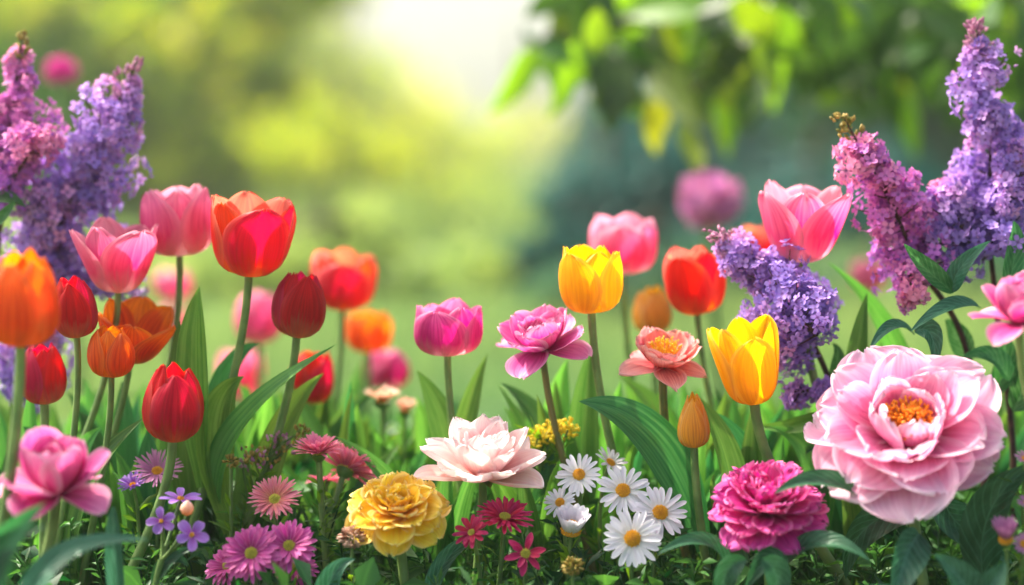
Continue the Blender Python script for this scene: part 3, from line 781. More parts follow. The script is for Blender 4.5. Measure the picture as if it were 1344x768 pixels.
PGRP = "peony flowers in the bed"
def peony(rings, bbox, Y, low, mat, label, tilt, roll, seed, stam=None, axial=(.75, 1.3), sw=10, stem='stem', leaves=(), cat="peony", name="peony", group=PGRP, sepals=True):
    R = orient(tilt, roll)
    gs = ring_petals(rings, seed)
    f, O, s, ax = fit(gs, bbox, Y, R, axial)
    G, L = ground_under(O, low, Y)
    root = thing(name, label, cat, G, group)
    for g in gs:
        MB().grid(f(g)).build("petal", M[mat], root)
    r_ = np.random.default_rng(seed + 5)
    if stam:
        sr, sz, n = stam
        fm = MB()
        for i in range(n):
            q = math.sqrt((i + .5) / n) * sr; th = i * 2.39996
            lean = q / sr
            b = np.array([q * .45 * math.cos(th), q * .45 * math.sin(th), 0.02])
            e = np.array([q * math.cos(th), q * math.sin(th), sz * (1.05 - .25 * lean + r_.uniform(-.12, .12))]) + r_.normal(0, sr * .05, 3)
            fm.tube(f(np.linspace(b, e, 3)), s * sr * .022, 4, tone=.35)
            d = unit(e - b + r_.normal(0, .3 * np.linalg.norm(e - b), 3)); l = sr * .11
            fm.tube(f(np.array([e - d * l, e - d * l * .5, e + d * l * .5, e + d * l])), s * sr * np.array([.02, .055, .055, .015]), 5, tone=float(np.clip(r_.normal(.6, .28), 0, 1)))
        fm.build("stamen_tuft", M['stamen_yellow' if mat == 'salmon' else 'stamen'], root)
    mb = MB()
    pts = stem_pts(G, L, O + ax * s * .02, ax)
    r = sw / 2 * mpp(Y)
    mb.tube(pts, np.linspace(r * 1.15, r, len(pts)), 10); mb.build("stem", M[stem], root)
    if sepals:
        for i in range(4):
            g = spin(petal(.30, .16, 70, 120, .5, 0, 0, 'point', .02, nu=5, nv=7, seed=i), i * 90 + 20)
            MB().grid(f(g) - ax * s * .012).build("sepal", M['sepal'], root)
    for lf in leaves:
        leaf_px(root, *lf[:5], **(lf[5] if len(lf) > 5 else {}))
    return root, O

BOWL = [ring(4, 1.0, .84, 82, 104, .6, .08, .04, jit=10), ring(4, .98, .78, 76, 44, .7, .07, .05, r0=.05, p=.8, jit=8, nv=14), ring(5, .90, .80, 74, 16, .7, .06, .05, r0=.06, p=.65, jit=6, nv=15), ring(6, .78, .64, 68, 4, .75, .08, .06, r0=.05, p=.65, jit=6, nv=15), ring(6, .68, .52, 58, -4, .85, .1, .08, r0=.05, p=.7, jit=7), ring(6, .56, .4, 46, -8, .9, .12, .1, p=.8), ring(5, .46, .3, 26, -8, .9, .12, .1, p=1)]
CUP = [ring(4, 1.0, .84, 82, 102, .55, .05, .03, jit=9), ring(3, .98, .80, 76, 46, .7, .05, .03, r0=.05, p=.8, jit=8, nv=14), ring(4, .90, .96, 76, 2, .75, .035, .025, r0=.06, p=.6, jit=4, nv=16, nu=13), ring(4, .84, .86, 72, -8, .8, .04, .03, r0=.05, p=.6, jit=5, nv=16, nu=13), ring(4, .70, .62, 60, -14, .85, .06, .05, r0=.05, p=.65, jit=6)]
peony(CUP, (-14, 559, 146, 690), -0.20, (40, 760), 'orchid', "soft mauve pink peony flower with open lower petals under the small crimson bud", 20, 3, 41, (.16, .45, 40), sw=16,
      leaves=[L_((25, 860), (70, 738), (196, 708), 46, 'pleaf', Y=-.28, Yt=-.24, prof='oval', face=(0, -.75, .7), fold=.25), L_((-30, 840), (-10, 740), (60, 690), 60, 'pleaf', Y=-.3, prof='oval', face=(.3, -.7, .6)),
              L_((160, 860), (150, 720), (150, 664), 30, 'pleaf', Y=-.18, prof='oval')])
peony(BOWL, (650, 398, 778, 499), 0.0, (738, 545), 'orchid', "ruffled violet pink flower with flared petals above the goldenrod", 24, -8, 43, None, sw=9, stem='stem_dark')
peony(CUP, (1270, 338, 1400, 472), -0.17, (1400, 600), 'orchid', "mauve pink flower cut by the picture edge above the large blush peony", 14, -4, 44, None, sw=11)
peony([ring(5, .95, .70, 86, 108, .5, .07, .05, 'lotus', jit=6), ring(6, .98, .74, 70, 24, .7, .05, .07, 'round', r0=.08, p=.65, freq=4), ring(6, .90, .66, 66, 16, .75, .05, .07, 'round', r0=.07, p=.65, freq=4), ring(4, .74, .54, 60, 10, .8, .06, .07, 'round', r0=.06, p=.7, freq=4)],
      (811, 429, 929, 514), 0.0, (893, 640), 'salmon', "salmon pink flower with yellow centre between the yellow tulips", 22, 3, 45, (.32, .74, 90), sw=11, stem='stem_dark',
      leaves=[L_((925, 730), (858, 584), (760, 527), 74, 'tleaf_dark', Y=.0, Yt=-.03, face=(.25, -.8, .55), fold=.35), L_((905, 740), (890, 640), (846, 590), 60, 'tleaf_lime', Y=.03)])
peony([ring(6, 1.0, .74, 84, 66, .9, .05, .03, 'lotus', jit=6, p=1), ring(6, 1.0, .78, 76, 44, .95, .05, .03, 'lotus', jit=5, p=.9), ring(6, 1.0, .72, 60, 22, 1.0, .05, .03, 'lotus', p=.9), ring(6, .95, .64, 48, 6, 1.05, .05, .03, 'lotus', p=.9), ring(6, .90, .54, 36, 0, 1.05, .05, .04, 'lotus', p=1), ring(5, .76, .40, 24, -6, 1.0, .05, .04, 'lotus', p=1)],
      (542, 542, 718, 641), -0.05, (629, 670), 'pale', "pale blush lotus shaped peony standing over the crimson asters", 15, 3, 46, (.12, .5, 30), sw=11, stem='stem')
peony([ring(6, 1.05, 1.0, 92, 126, .4, .08, .05, jit=8, nu=15, nv=14), ring(7, 1.0, .88, 78, 98, .45, .09, .05, nu=15), ring(7, .94, .78, 64, 76, .5, .10, .06, nu=15), ring(8, .88, .70, 50, 54, .55, .11, .06, nu=15), ring(8, .80, .62, 38, 30, .6, .12, .07, nu=15), ring(7, .70, .52, 24, 8, .65, .12, .08), ring(6, .54, .42, 12, -14, .7, .13, .08)],
      (452, 617, 594, 731), -0.10, (532, 760), 'lemon', "ruffled lemon yellow peony beside the crimson asters", 34, -1, 47, None, sw=13,
      leaves=[L_((560, 800), (590, 730), (650, 700), 30, 'pleaf', Y=-.08, prof='oval', face=(0, -.8, .6)), L_((420, 860), (430, 770), (466, 734), 44, 'pleaf', Y=-.14, prof='oval', face=(.2, -.8, .6))])
peony([ring(6, 1.04, 1.06, 84, 102, .4, .07, .03, jit=9, nu=17, nv=16, freq=2.2, ljit=.12), ring(6, .98, .94, 74, 84, .55, .08, .03, jit=9, nu=17, nv=14, freq=2.2, ljit=.12), ring(6, .92, .84, 74, 56, .7, .08, .035, r0=.05, p=.8, jit=8, nu=15, nv=14, freq=2.4), ring(6, .88, .74, 78, 24, .8, .08, .04, r0=.07, p=.7, jit=8, nu=15, nv=15, freq=2.6), ring(5, .76, .68, 80, -4, .8, .08, .045, r0=.10, p=.62, jit=8, nu=15, nv=15, freq=2.6), ring(5, .60, .54, 76, -18, .8, .09, .05, r0=.13, p=.62, jit=9, nv=14), ring(3, .40, .38, 60, -24, .9, .1, .06, r0=.17, p=.7, jit=12)],
      (1054, 454, 1322, 687), -0.12, (1215, 760), 'blush', "large blush pink peony with golden stamens, the biggest flower of all", 42, -10, 48, (.27, .40, 210), axial=(.8, 1.25), sw=14,
      leaves=[L_((1150, 660), (1080, 632), (1016, 648), 40, 'pleaf', Y=-.14, Yt=-.17, prof='oval', face=(0, -.7, .8)),
              L_((1206, 700), (1186, 740), (1172, 800), 62, 'pleaf', Y=-.15, Yt=-.2, prof='oval', face=(.2, -1, .3), fold=.6),
              L_((1290, 760), (1300, 670), (1360, 610), 74, 'pleaf', Y=-.12, Yt=-.14, prof='oval', face=(-.2, -.8, .5)),
              L_((1240, 650), (1260, 690), (1330, 740), 60, 'pleaf', Y=-.1, prof='oval', face=(-.2, -.9, .4)),
              L_((1230, 660), (1140, 690), (1110, 760), 56, 'pleaf', Y=-.08, prof='oval', face=(.2, -.9, .4)),
              L_((1280, 800), (1260, 760), (1226, 728), 56, 'pleaf', Y=-.2, prof='oval', face=(0, -.8, .6)),
              L_((1270, 810), (1300, 770), (1320, 736), 50, 'pleaf', Y=-.2, prof='oval', face=(0, -.8, .6)),
              L_((1160, 560), (1110, 560), (1050, 600), 40, 'pleaf', Y=.02, prof='oval', face=(0, -.8, .6)),
              L_((1250, 860), (1220, 800), (1130, 770), 50, 'pleaf', Y=-.2, prof='oval', face=(0, -.8, .6))])
peony([ring(9, 1.0, .80, 82, 108, .3, .11, .07, 'fan', jit=8, freq=4, nu=17), ring(10, .97, .72, 64, 84, .35, .12, .07, 'fan', freq=4, nu=17), ring(11, .92, .64, 48, 60, .4, .13, .08, 'fan', freq=4, nu=17), ring(11, .88, .56, 36, 38, .4, .14, .08, 'fan', freq=4, nu=15), ring(10, .82, .48, 24, 18, .45, .15, .08, 'fan', freq=4, nu=15), ring(8, .70, .40, 14, -4, .5, .15, .09, 'fan', freq=4)],
      (928, 603, 1089, 729), -0.12, (1010, 770), 'fuchsia', "ruffled magenta carnation like peony next to the large blush peony", 28, -6, 49, None, sw=12,
      leaves=[L_((960, 760), (925, 712), (862, 728), 34, 'pleaf', Y=-.12, Yt=-.16, prof='oval', face=(0, -.7, .8)), L_((1020, 790), (1010, 735), (975, 780), 44, 'pleaf', Y=-.16, prof='oval'),
              L_((1030, 740), (1080, 712), (1142, 736), 40, 'pleaf', Y=-.14, Yt=-.18, prof='oval', face=(0, -.7, .8)), L_((1000, 735), (1020, 760), (1010, 810), 44, 'pleaf', Y=-.18, prof='oval', face=(.1, -1, .3)),
              L_((980, 735), (950, 760), (960, 820), 40, 'pleaf', Y=-.17, prof='oval', face=(.1, -1, .3))])

# ------------------------------------------------------------------ daisies, asters and other small flowers
def disc_mesh(rd, h, n=120, cone=0.0, seed=0):
    """returns (dome grid, list of floret tubes) in the flower's frame"""
    r = np.random.default_rng(seed)
    a = np.linspace(0, 1, 7); th = np.linspace(0, 2 * math.pi, 17)
    dome = np.stack([rd * a[:, None] * np.cos(th), rd * a[:, None] * np.sin(th), np.broadcast_to((h * np.sqrt(np.maximum(0, 1 - a ** 2)))[:, None], (7, 17))], -1)
    fl = []
    for i in range(n):
        q = math.sqrt((i + .5) / n); t = i * 2.39996
        p = np.array([rd * q * math.cos(t), rd * q * math.sin(t), h * math.sqrt(max(0, 1 - q * q))])
        nn = unit(np.array([p[0] * .8, p[1] * .8, max(p[2], .02) + rd * .35]))
        s = rd * 1.5 / math.sqrt(n)
        fl.append((p, nn, s * (1.1 + .25 * r.random()), float(np.clip(.25 + .75 * q * .6 + r.normal(.15, .15), 0, 1))))
    return dome, fl

def feathers(mb, pts, n, L, W, tone=(.2, .9), spread=1.0, up=.5):
    """narrow leaves all round a stem"""
    pts = np.asarray(pts)
    k = rng.random(n) * (len(pts) - 1.001); i = k.astype(int); fr = (k - i)[:, None]
    b = pts[i] * (1 - fr) + pts[i + 1] * fr
    d = rdir(n) * spread; d[:, 2] = np.abs(d[:, 2]) * .6 + up
    leaflets(mb, b, d, rdir(n), L * (.6 + .7 * rng.random(n)), W * (.7 + .6 * rng.random(n)), tone[0] + (tone[1] - tone[0]) * rng.random(n), .12, .2)

def rayflower(name, cat, label, group, bbox, Y, low, tilt, roll, mat, rings, disc, discmat, seed, sw=6, foliage=(20, .022, .004), cup=None, dn=110, parent=None, stemmat='stem', axial=(1, 1)):
    R = orient(tilt, roll)
    gs = ring_petals(rings, seed)
    f, O, s, ax = fit(gs, bbox, Y, R, axial)
    G, L = ground_under(O, low, Y)
    root = thing(name, label, cat, G, group)
    for g in gs:
        MB().grid(f(g)).build("petal", M[mat], root)
    if disc:
        rd, h = disc
        dome, fl = disc_mesh(rd, h, dn, seed=seed)
        mb = MB().grid(f(dome), tone=.3)
        for p, nn, q, tn in fl:
            mb.tube(f(np.array([p - nn * q * .3, p + nn * q * .4, p + nn * q * .8])), s * q * np.array([.5, .42, .1]), 5, tone=tn)
        mb.build("flower_disc", M[discmat], root)
    # green cup under the head
    t = np.linspace(0, 1, 5); th = np.linspace(0, 2 * math.pi, 13)
    cr, ch = cup or (.2, .18)
    rr = cr * np.sqrt(np.clip(t * 1.05, 0, 1)) + .03; zz = -ch + ch * t * .98
    MB().grid(f(np.stack([rr[:, None] * np.cos(th), rr[:, None] * np.sin(th), np.broadcast_to(zz[:, None], (5, 13))], -1))).build("flower_cup", M['sepal'], root)
    pts = stem_pts(G, L, O - ax * s * ch * .8, ax)
    r = sw / 2 * mpp(Y)
    mb = MB().tube(pts, np.linspace(r * 1.1, r * .9, len(pts)), 8); mb.build("stem", M[stemmat], root)
    if foliage:
        n, fl_, fw = foliage
        fb = MB(); feathers(fb, pts[:-2], n, fl_, fw); fb.build("foliage", M['feather'], root)
    return root, O

DG = "white daisies beside the goldenrod"
def daisy(bbox, Y, low, tilt, roll, label, seed, n=19, a=(84, 92), rings=None, disc=(.33, .16)):
    rings = rings or [ring(n, 1.0, .25, a[0], a[1], .5, .03, .03, 'strap', .18, jit=5, nu=5, nv=9, ljit=.08), ring(5, .9, .22, a[0] - 6, a[1] - 6, .5, .03, .02, 'strap', .18, jit=7, nu=5, nv=9)]
    return rayflower("daisy", "daisy", label, DG, bbox, Y, low, tilt, roll, 'white', rings, disc, 'disc', seed, 6)
daisy((728, 600, 789, 647), -0.05, (752, 720), 55, -14, "white daisy beside the goldenrod, facing up and away from its neighbours", 61)
daisy((781, 588, 825, 621), -0.02, (800, 700), 28, 32, "white daisy seen edge on, highest of the daisies", 62, 15, (70, 80))
daisy((782, 618, 853, 670), -0.06, (812, 740), 60, 2, "white daisy in the middle of the daisy patch under the edge on one", 63)
daisy((713, 640, 756, 679), -0.06, (740, 740), 50, -22, "small white daisy beside the magenta star aster, its head turned away", 64, 16)
daisy((829, 648, 903, 699), -0.07, (860, 760), 56, 14, "white daisy overlapped by the lowest daisy, under the amber bud", 65)
daisy((791, 673, 871, 739), -0.11, (830, 780), 68, 0, "white daisy lowest of the patch, turned full face", 66, 20)
daisy((729, 664, 776, 698), -0.08, (750, 760), 22, 4, "half closed white daisy like a small cup under the others", 67, 16,
      rings=[ring(16, 1.0, .38, 26, 22, .7, .02, .02, 'strap', .3, p=1, jit=4, nu=5, nv=9), ring(12, .9, .34, 18, 12, .7, .02, .02, 'strap', .28, p=1, jit=4, nu=5, nv=9)], disc=(.42, .5))

def asterrings(n, W=.17, a=(80, 92), layers=2, L=1.0):
    out = []
    for j in range(layers):
        out.append(ring(n - j * 3, L * (1 - .12 * j), W, a[0] - 14 * j, a[1] - 12 * j, .5, .04, .03, 'strap', .12, jit=6, nu=5, nv=8))
    return out
AG = "violet pink chrysanthemums in a low bunch"
for (bb, Y, lo, ti, ro, sd, lab) in [
    ((290, 688, 370, 766), -.13, (332, 800), 58, -6, 71, "violet pink chrysanthemum facing forward in the low bunch"),
    ((340, 680, 417, 754), -.12, (378, 800), 54, 10, 72, "violet pink chrysanthemum uppermost of the low bunch"),
    ((268, 704, 330, 780), -.10, (300, 810), 40, -28, 73, "violet pink chrysanthemum half behind the forward facing one"),
    ((354, 712, 420, 776), -.09, (388, 810), 46, 22, 74, "violet pink chrysanthemum lowest, tucked under the uppermost one")]:
    rayflower("chrysanthemum", "chrysanthemum", lab, AG, bb, Y, lo, ti, ro, 'mum', asterrings(22, .2, (84, 98), 3), (.26, .12), 'disc_green', sd, 7, dn=70)
AG2 = "pink chrysanthemums and asters"
rayflower("chrysanthemum", "chrysanthemum", "salmon pink chrysanthemum with a greenish eye above the violet bunch", AG2, (323, 626, 398, 680), -.08, (362, 740), 46, 2, 'mum_salmon', asterrings(30, .13, (70, 84), 2), (.30, .1), 'disc_green', 75, 6, axial=(.8, 1.2))
rayflower("chrysanthemum", "chrysanthemum", "pink chrysanthemum seen from the side on a thick stem beside the budding spray", AG2, (382, 556, 452, 610), -.03, (424, 680), 8, -3, 'mum_pink', asterrings(26, .17, (72, 82), 4), (.3, .1), 'disc_green', 76, 9, cup=(.34, .3), foliage=(60, .02, .004), axial=(.8, 1.3))
rayflower("chrysanthemum", "chrysanthemum", "pink chrysanthemum tilted away, showing its underside by the yellow peony", AG2, (414, 570, 497, 648), .0, (438, 690), -34, 24, 'mum_pink', asterrings(28, .17, (74, 86), 4), (.3, .1), 'disc_green', 77, 9, cup=(.3, .25), foliage=(60, .02, .004), axial=(.8, 1.3))
rayflower("chrysanthemum", "chrysanthemum", "small pale pink chrysanthemum lowest behind the two pink ones", AG2, (400, 604, 456, 652), .03, (425, 700), -10, 0, 'mum_pink', asterrings(20, .2, (84, 100), 2), (.3, .1), 'disc_green', 78, 6, axial=(.8, 1.3))
rayflower("aster", "aster", "dusty pink aster behind the stem of the raspberry red tulip", AG2, (172, 592, 242, 636), -.02, (205, 700), 40, 6, 'mum_lilac', asterrings(30, .1, (66, 80), 2), (.3, .12), 'disc', 79, 5, axial=(.8, 1.2))
rayflower("aster", "aster", "violet aster half hidden beside the dusty pink aster", AG2, (153, 616, 192, 646), -.03, (175, 700), 30, -14, 'violet', asterrings(16, .2, (66, 80), 2), (.3, .12), 'disc', 80, 5, axial=(.8, 1.2))
AG3 = "crimson asters under the pale peony"
rayflower("aster", "aster", "wide crimson aster seen from low down under the pale peony", AG3, (624, 655, 702, 697), -.09, (655, 760), 26, 6, 'mum_red', asterrings(22, .17, (74, 88), 3), (.24, .2), 'peach' if False else 'disc_green', 81, 7, axial=(.8, 1.2))
rayflower("aster", "aster", "small crimson aster beside the lemon yellow peony", AG3, (593, 676, 641, 719), -.10, (625, 760), 44, -26, 'mum_red', asterrings(11, .32, (70, 86), 2), (.24, .1), 'disc_green', 82, 6, axial=(.8, 1.2))
rayflower("aster", "aster", "magenta star aster with six pointed petals, lowest of the crimson ones", AG3, (661, 698, 717, 757), -.12, (690, 800), 66, 3, 'mum_red', [ring(6, 1.0, .36, 84, 92, .5, .03, .02, 'lotus', .1, jit=4, nu=7, nv=9, off=20), ring(4, .7, .3, 70, 80, .5, .03, .02, 'lotus', .1, jit=8, nu=7, nv=9)], (.24, .12), 'disc_green', 83, 6, dn=60)
AG4 = "small pale asters"
rayflower("aster", "aster", "blurred peach aster seen from the side above the budding plants", AG4, (476, 503, 527, 528), .16, (505, 600), 6, 0, 'peach', asterrings(20, .22, (50, 64), 3), (.3, .1), 'disc', 84, 7, cup=(.5, .4), axial=(.8, 1.6))
rayflower("aster", "aster", "blurred small peach aster beside the larger peach one", AG4, (518, 515, 549, 545), .18, (534, 600), 16, 6, 'peach', asterrings(16, .24, (50, 64), 3), (.3, .1), 'disc', 85, 5, cup=(.5, .4), axial=(.8, 1.6))
rayflower("aster", "aster", "pale lilac aster with golden base under the large blush peony", AG4, (1301, 676, 1338, 712), -.18, (1320, 790), 20, -10, 'mum_lilac', asterrings(18, .22, (36, 30), 2), (.36, .3), 'disc', 86, 5, cup=(.3, .3), axial=(.8, 1.4))
rayflower("aster", "aster", "tiny pale aster cut by the picture edge below the lilac one", AG4, (1328, 698, 1362, 730), -.18, (1345, 800), 50, 0, 'mum_lilac', asterrings(14, .26, (80, 92), 1), (.4, .2), 'disc', 87, 5)
rayflower("aster", "aster", "tiny lilac aster at the picture edge beside the large blush peony", AG4, (1330, 588, 1362, 612), -.14, (1350, 700), 30, 0, 'mum_lilac', asterrings(14, .26, (70, 86), 1), (.4, .2), 'disc', 88, 5)
rayflower("aster", "aster", "tiny lilac aster at the picture edge midway down beside the peony leaves", AG4, (1334, 648, 1364, 670), -.15, (1350, 740), 30, 0, 'mum_lilac', asterrings(14, .26, (70, 86), 1), (.4, .2), 'disc', 89, 5)

# violet phlox: one branching plant with three blossoms and a bud
def branching(name, cat, label, G, top, group=None):
    return thing(name, label, cat, G, group)
Yv = -.13
G0 = P(200, 900, Yv); G0[2] = 0
ph = thing("phlox", "small violet phlox with three open blossoms beside the raspberry red tulip's stem", "phlox", G0)
hub = P(212, 735, Yv)
MB().tube(bez2(G0, P(190, 800, Yv), hub, 10), 4.5 * mpp(Yv), 8).build("stem", M['stem'], ph)
for (bb, ti, ro, sd, dy) in [((191, 666, 230, 700), 66, -4, 1, 0), ((231, 682, 275, 725), 62, 12, 2, -.01), ((208, 640, 267, 664), 14, 6, 3, .02)]:
    R = orient(ti, ro)
    gs = ring_petals([ring(5 if sd < 3 else 7, 1.0, .66 if sd < 3 else .4, 78, 94, .4, .05, .05, 'round', .06, jit=4, nu=7, nv=8)], 90 + sd)
    f, O, s, ax = fit(gs, bb, Yv + dy, R, (1, 1))
    dome, fl = disc_mesh(.16, .1, 16, seed=sd)
    mb = MB().grid(f(dome), tone=.2)
    for p, nn, q, tn in fl: mb.tube(f(np.array([p, p + nn * q * .5, p + nn * q])), s * q * np.array([.5, .4, .1]), 5, tone=tn)
    fo = mb.build("flower", M['disc'] , ph)
    for g in gs: sub_build(MB().grid(f(g)), "petal", M['violet'], fo, ph)
    MB().tube(bez2(hub, hub * .5 + O * .5 - ax * .01 + np.array([0, 0, .005]), O, 9), 2.6 * mpp(Yv), 6).build("flower_stalk", M['sepal'], ph)
O = P(245, 676, Yv)
MB().tube(bez2(hub, P(238, 712, Yv), O, 8), 2.4 * mpp(Yv), 6).build("flower_stalk", M['sepal'], ph)
def bud_mesh(mb, c, ax, r, L, tone=.5, n=9):
    t = np.linspace(0, 1, 7)
    mb.tube(c + ax * (t * L)[:, None], r * np.array([.3, .8, 1, 1, .85, .55, .12]), n, tone)
mb = MB(); bud_mesh(mb, O, np.array([0.1, -.2, 1]), 9 * mpp(Yv), 20 * mpp(Yv), .6); mb.build("bud", M['peach'], ph)
for a, b, c, wd in [((205, 760), (235, 728), (262, 720), 16), ((200, 770), (225, 735), (248, 745), 26)]:
    leaf_px(ph, a, b, c, wd, 'pleaf', Y=Yv, prof='oval', face=(0, -.8, .6))

# goldenrod by the daisies
Yg = .02
G0 = P(716, 900, Yg); G0[2] = 0
gr = thing("goldenrod", "yellow goldenrod with feathery leaves between the pale peony and the daisies", "goldenrod", G0)
topg = P(706, 575, Yg)
pts = bez2(G0, P(722, 690, Yg), topg, 14)
MB().tube(pts, 4 * mpp(Yg), 8).build("stem", M['stem'], gr)
fb = MB(); feathers(fb, pts[4:], 90, .022, .0038, (.5, 1.0), 1.0, .5); fb.build("foliage", M['feather'], gr)
for k in range(9):
    e = P(677 + k * 8.5, 582 - k * 3.2 + (k % 3) * 4, Yg + rng.normal(0, .008))
    b = pts[-3 - k % 3]
    sp_ = bez2(b, (b + e) / 2 + np.array([0, 0, -.004]), e, 7)
    MB().tube(sp_, 1.6 * mpp(Yg), 6).build("flower_stalk", M['sepal'], gr)
    mb = MB()
    for i in range(46):
        c = e + rng.normal(0, 1, 3) * np.array([.0050, .0050, .0040])
        bud_mesh(mb, c, rdir(1)[0] * .6 + np.array([0, 0, .6]), .0011 + .0006 * rng.random(), .003, float(rng.random()), 6)
    mb.build("blossom", M['goldenrod'], gr)
    fb = MB(); feathers(fb, sp_[:-1], 12, .016, .003, (.6, 1.0), 1.0, .3); fb.build("foliage", M['feather'], gr)

# budding sprays, seed head, bud
def seedhead(label, px, py, rpx, Y, low, mat, cat, name, n=90, lng=.35, sw=5, foliage=20):
    O = P(px, py, Y); G, L = ground_under(O, low, Y)
    t = thing(name, label, cat, G)
    R_ = rpx * mpp(Y)
    mb = MB()
    for d in rdir(n):
        d[2] = d[2] * .8 + .15
        bud_mesh(mb, O + d * R_ * .5, d, R_ * .12, R_ * lng * (1.1 + .5 * rng.random()), float(rng.random()), 5)
    mb.build("flower_head", M[mat], t)
    pts = stem_pts(G, L, O, np.array([0, 0, 1.0]))
    MB().tube(pts, sw / 2 * mpp(Y), 7).build("stem", M['stem'], t)
    if foliage:
        fb = MB(); feathers(fb, pts[:-1], foliage, .02, .004); fb.build("foliage", M['feather'], t)
    return t
seedhead("brown rusty seed head under the lemon yellow peony", 462, 708, 20, -.11, (462, 790), 'bud_brown', "seed head", "seed_head", 120)
seedhead("closed cream green aster bud beside the curving tulip leaf", 303, 607, 11, -.03, (303, 690), 'lilac_tip', "flower bud", "aster_bud", 60, .5)
seedhead("pale green seed head low between daisies and star aster", 752, 745, 17, -.13, (752, 800), 'lilac_tip', "seed head", "seed_head", 110)
# blurred pink ball far left and the lavender ball behind the yellow tulips
def ballflower(label, px, py, rpx, Y, low, mat, n, sw):
    O = P(px, py, Y); G, L = ground_under(O, low, Y)
    t = thing("ball_flower", label, "allium", G, "round ball flowers beyond the tulips")
    R_ = rpx * mpp(Y)
    mb = MB(); florets(mb, O + rdir(n) * np.array([1, 1, .8]) * R_ * (.62 + .42 * rng.random((n, 1))), O, R_ * .22, .8, .8)
    mb.build("blossom", M[mat], t)
    MB().tube(stem_pts(G, L, O, np.array([0, 0, 1.0])), sw / 2 * mpp(Y), 7).build("stem", M['stem'], t)

# ------------------------------------------------------------------ lilac
_fl = []
for k in range(4):
    a = k * math.pi / 2; c, s = math.cos(a), math.sin(a)
    for (x, y, z) in [(0, 0, -.1), (.42, -.34, .02), (.86, -.30, .06), (1.0, 0, -.02), (.86, .30, .06), (.42, .34, .02)]:
        _fl.append((x * c - y * s, x * s + y * c, z))
_fl = np.array(_fl)
_ff = np.array([[k * 6 + a for a in f] for k in range(4) for f in ((0, 1, 2, 3), (0, 3, 4, 5))])
_fuv = np.stack([np.full(24, .5), np.hypot(_fl[:, 0], _fl[:, 1])], 1)
def florets(mb, pos, centre, r, jitter=.5, tone=None, tube=True):
    n = len(pos)
    nrm = pos - centre; nrm /= np.linalg.norm(nrm, axis=1)[:, None] + 1e-9
    nrm = nrm + rng.normal(0, jitter * .6, (n, 3)); nrm /= np.linalg.norm(nrm, axis=1)[:, None]
    t = np.cross(nrm, rdir(n)); t /= np.linalg.norm(t, axis=1)[:, None] + 1e-9
    b = np.cross(nrm, t)
    rr = r * (.8 + .4 * rng.random(n))
    cup = (rng.random(n) ** 2) * .5
    z = _fl[None, :, 2] + cup[:, None] * np.hypot(_fl[:, 0], _fl[:, 1])[None]
    V = pos[:, None] + rr[:, None, None] * (_fl[None, :, 0, None] * t[:, None] + _fl[None, :, 1, None] * b[:, None] + z[..., None] * nrm[:, None])
    F = (np.arange(n)[:, None, None] * 24 + _ff[None]).reshape(-1, 4)
    tn = rng.random(n) if tone is None else np.clip(tone + rng.normal(0, .16, n), 0, 1)
    mb.add(V.reshape(-1, 3), F, np.tile(_fuv, (n, 1)), np.repeat(tn, 24))

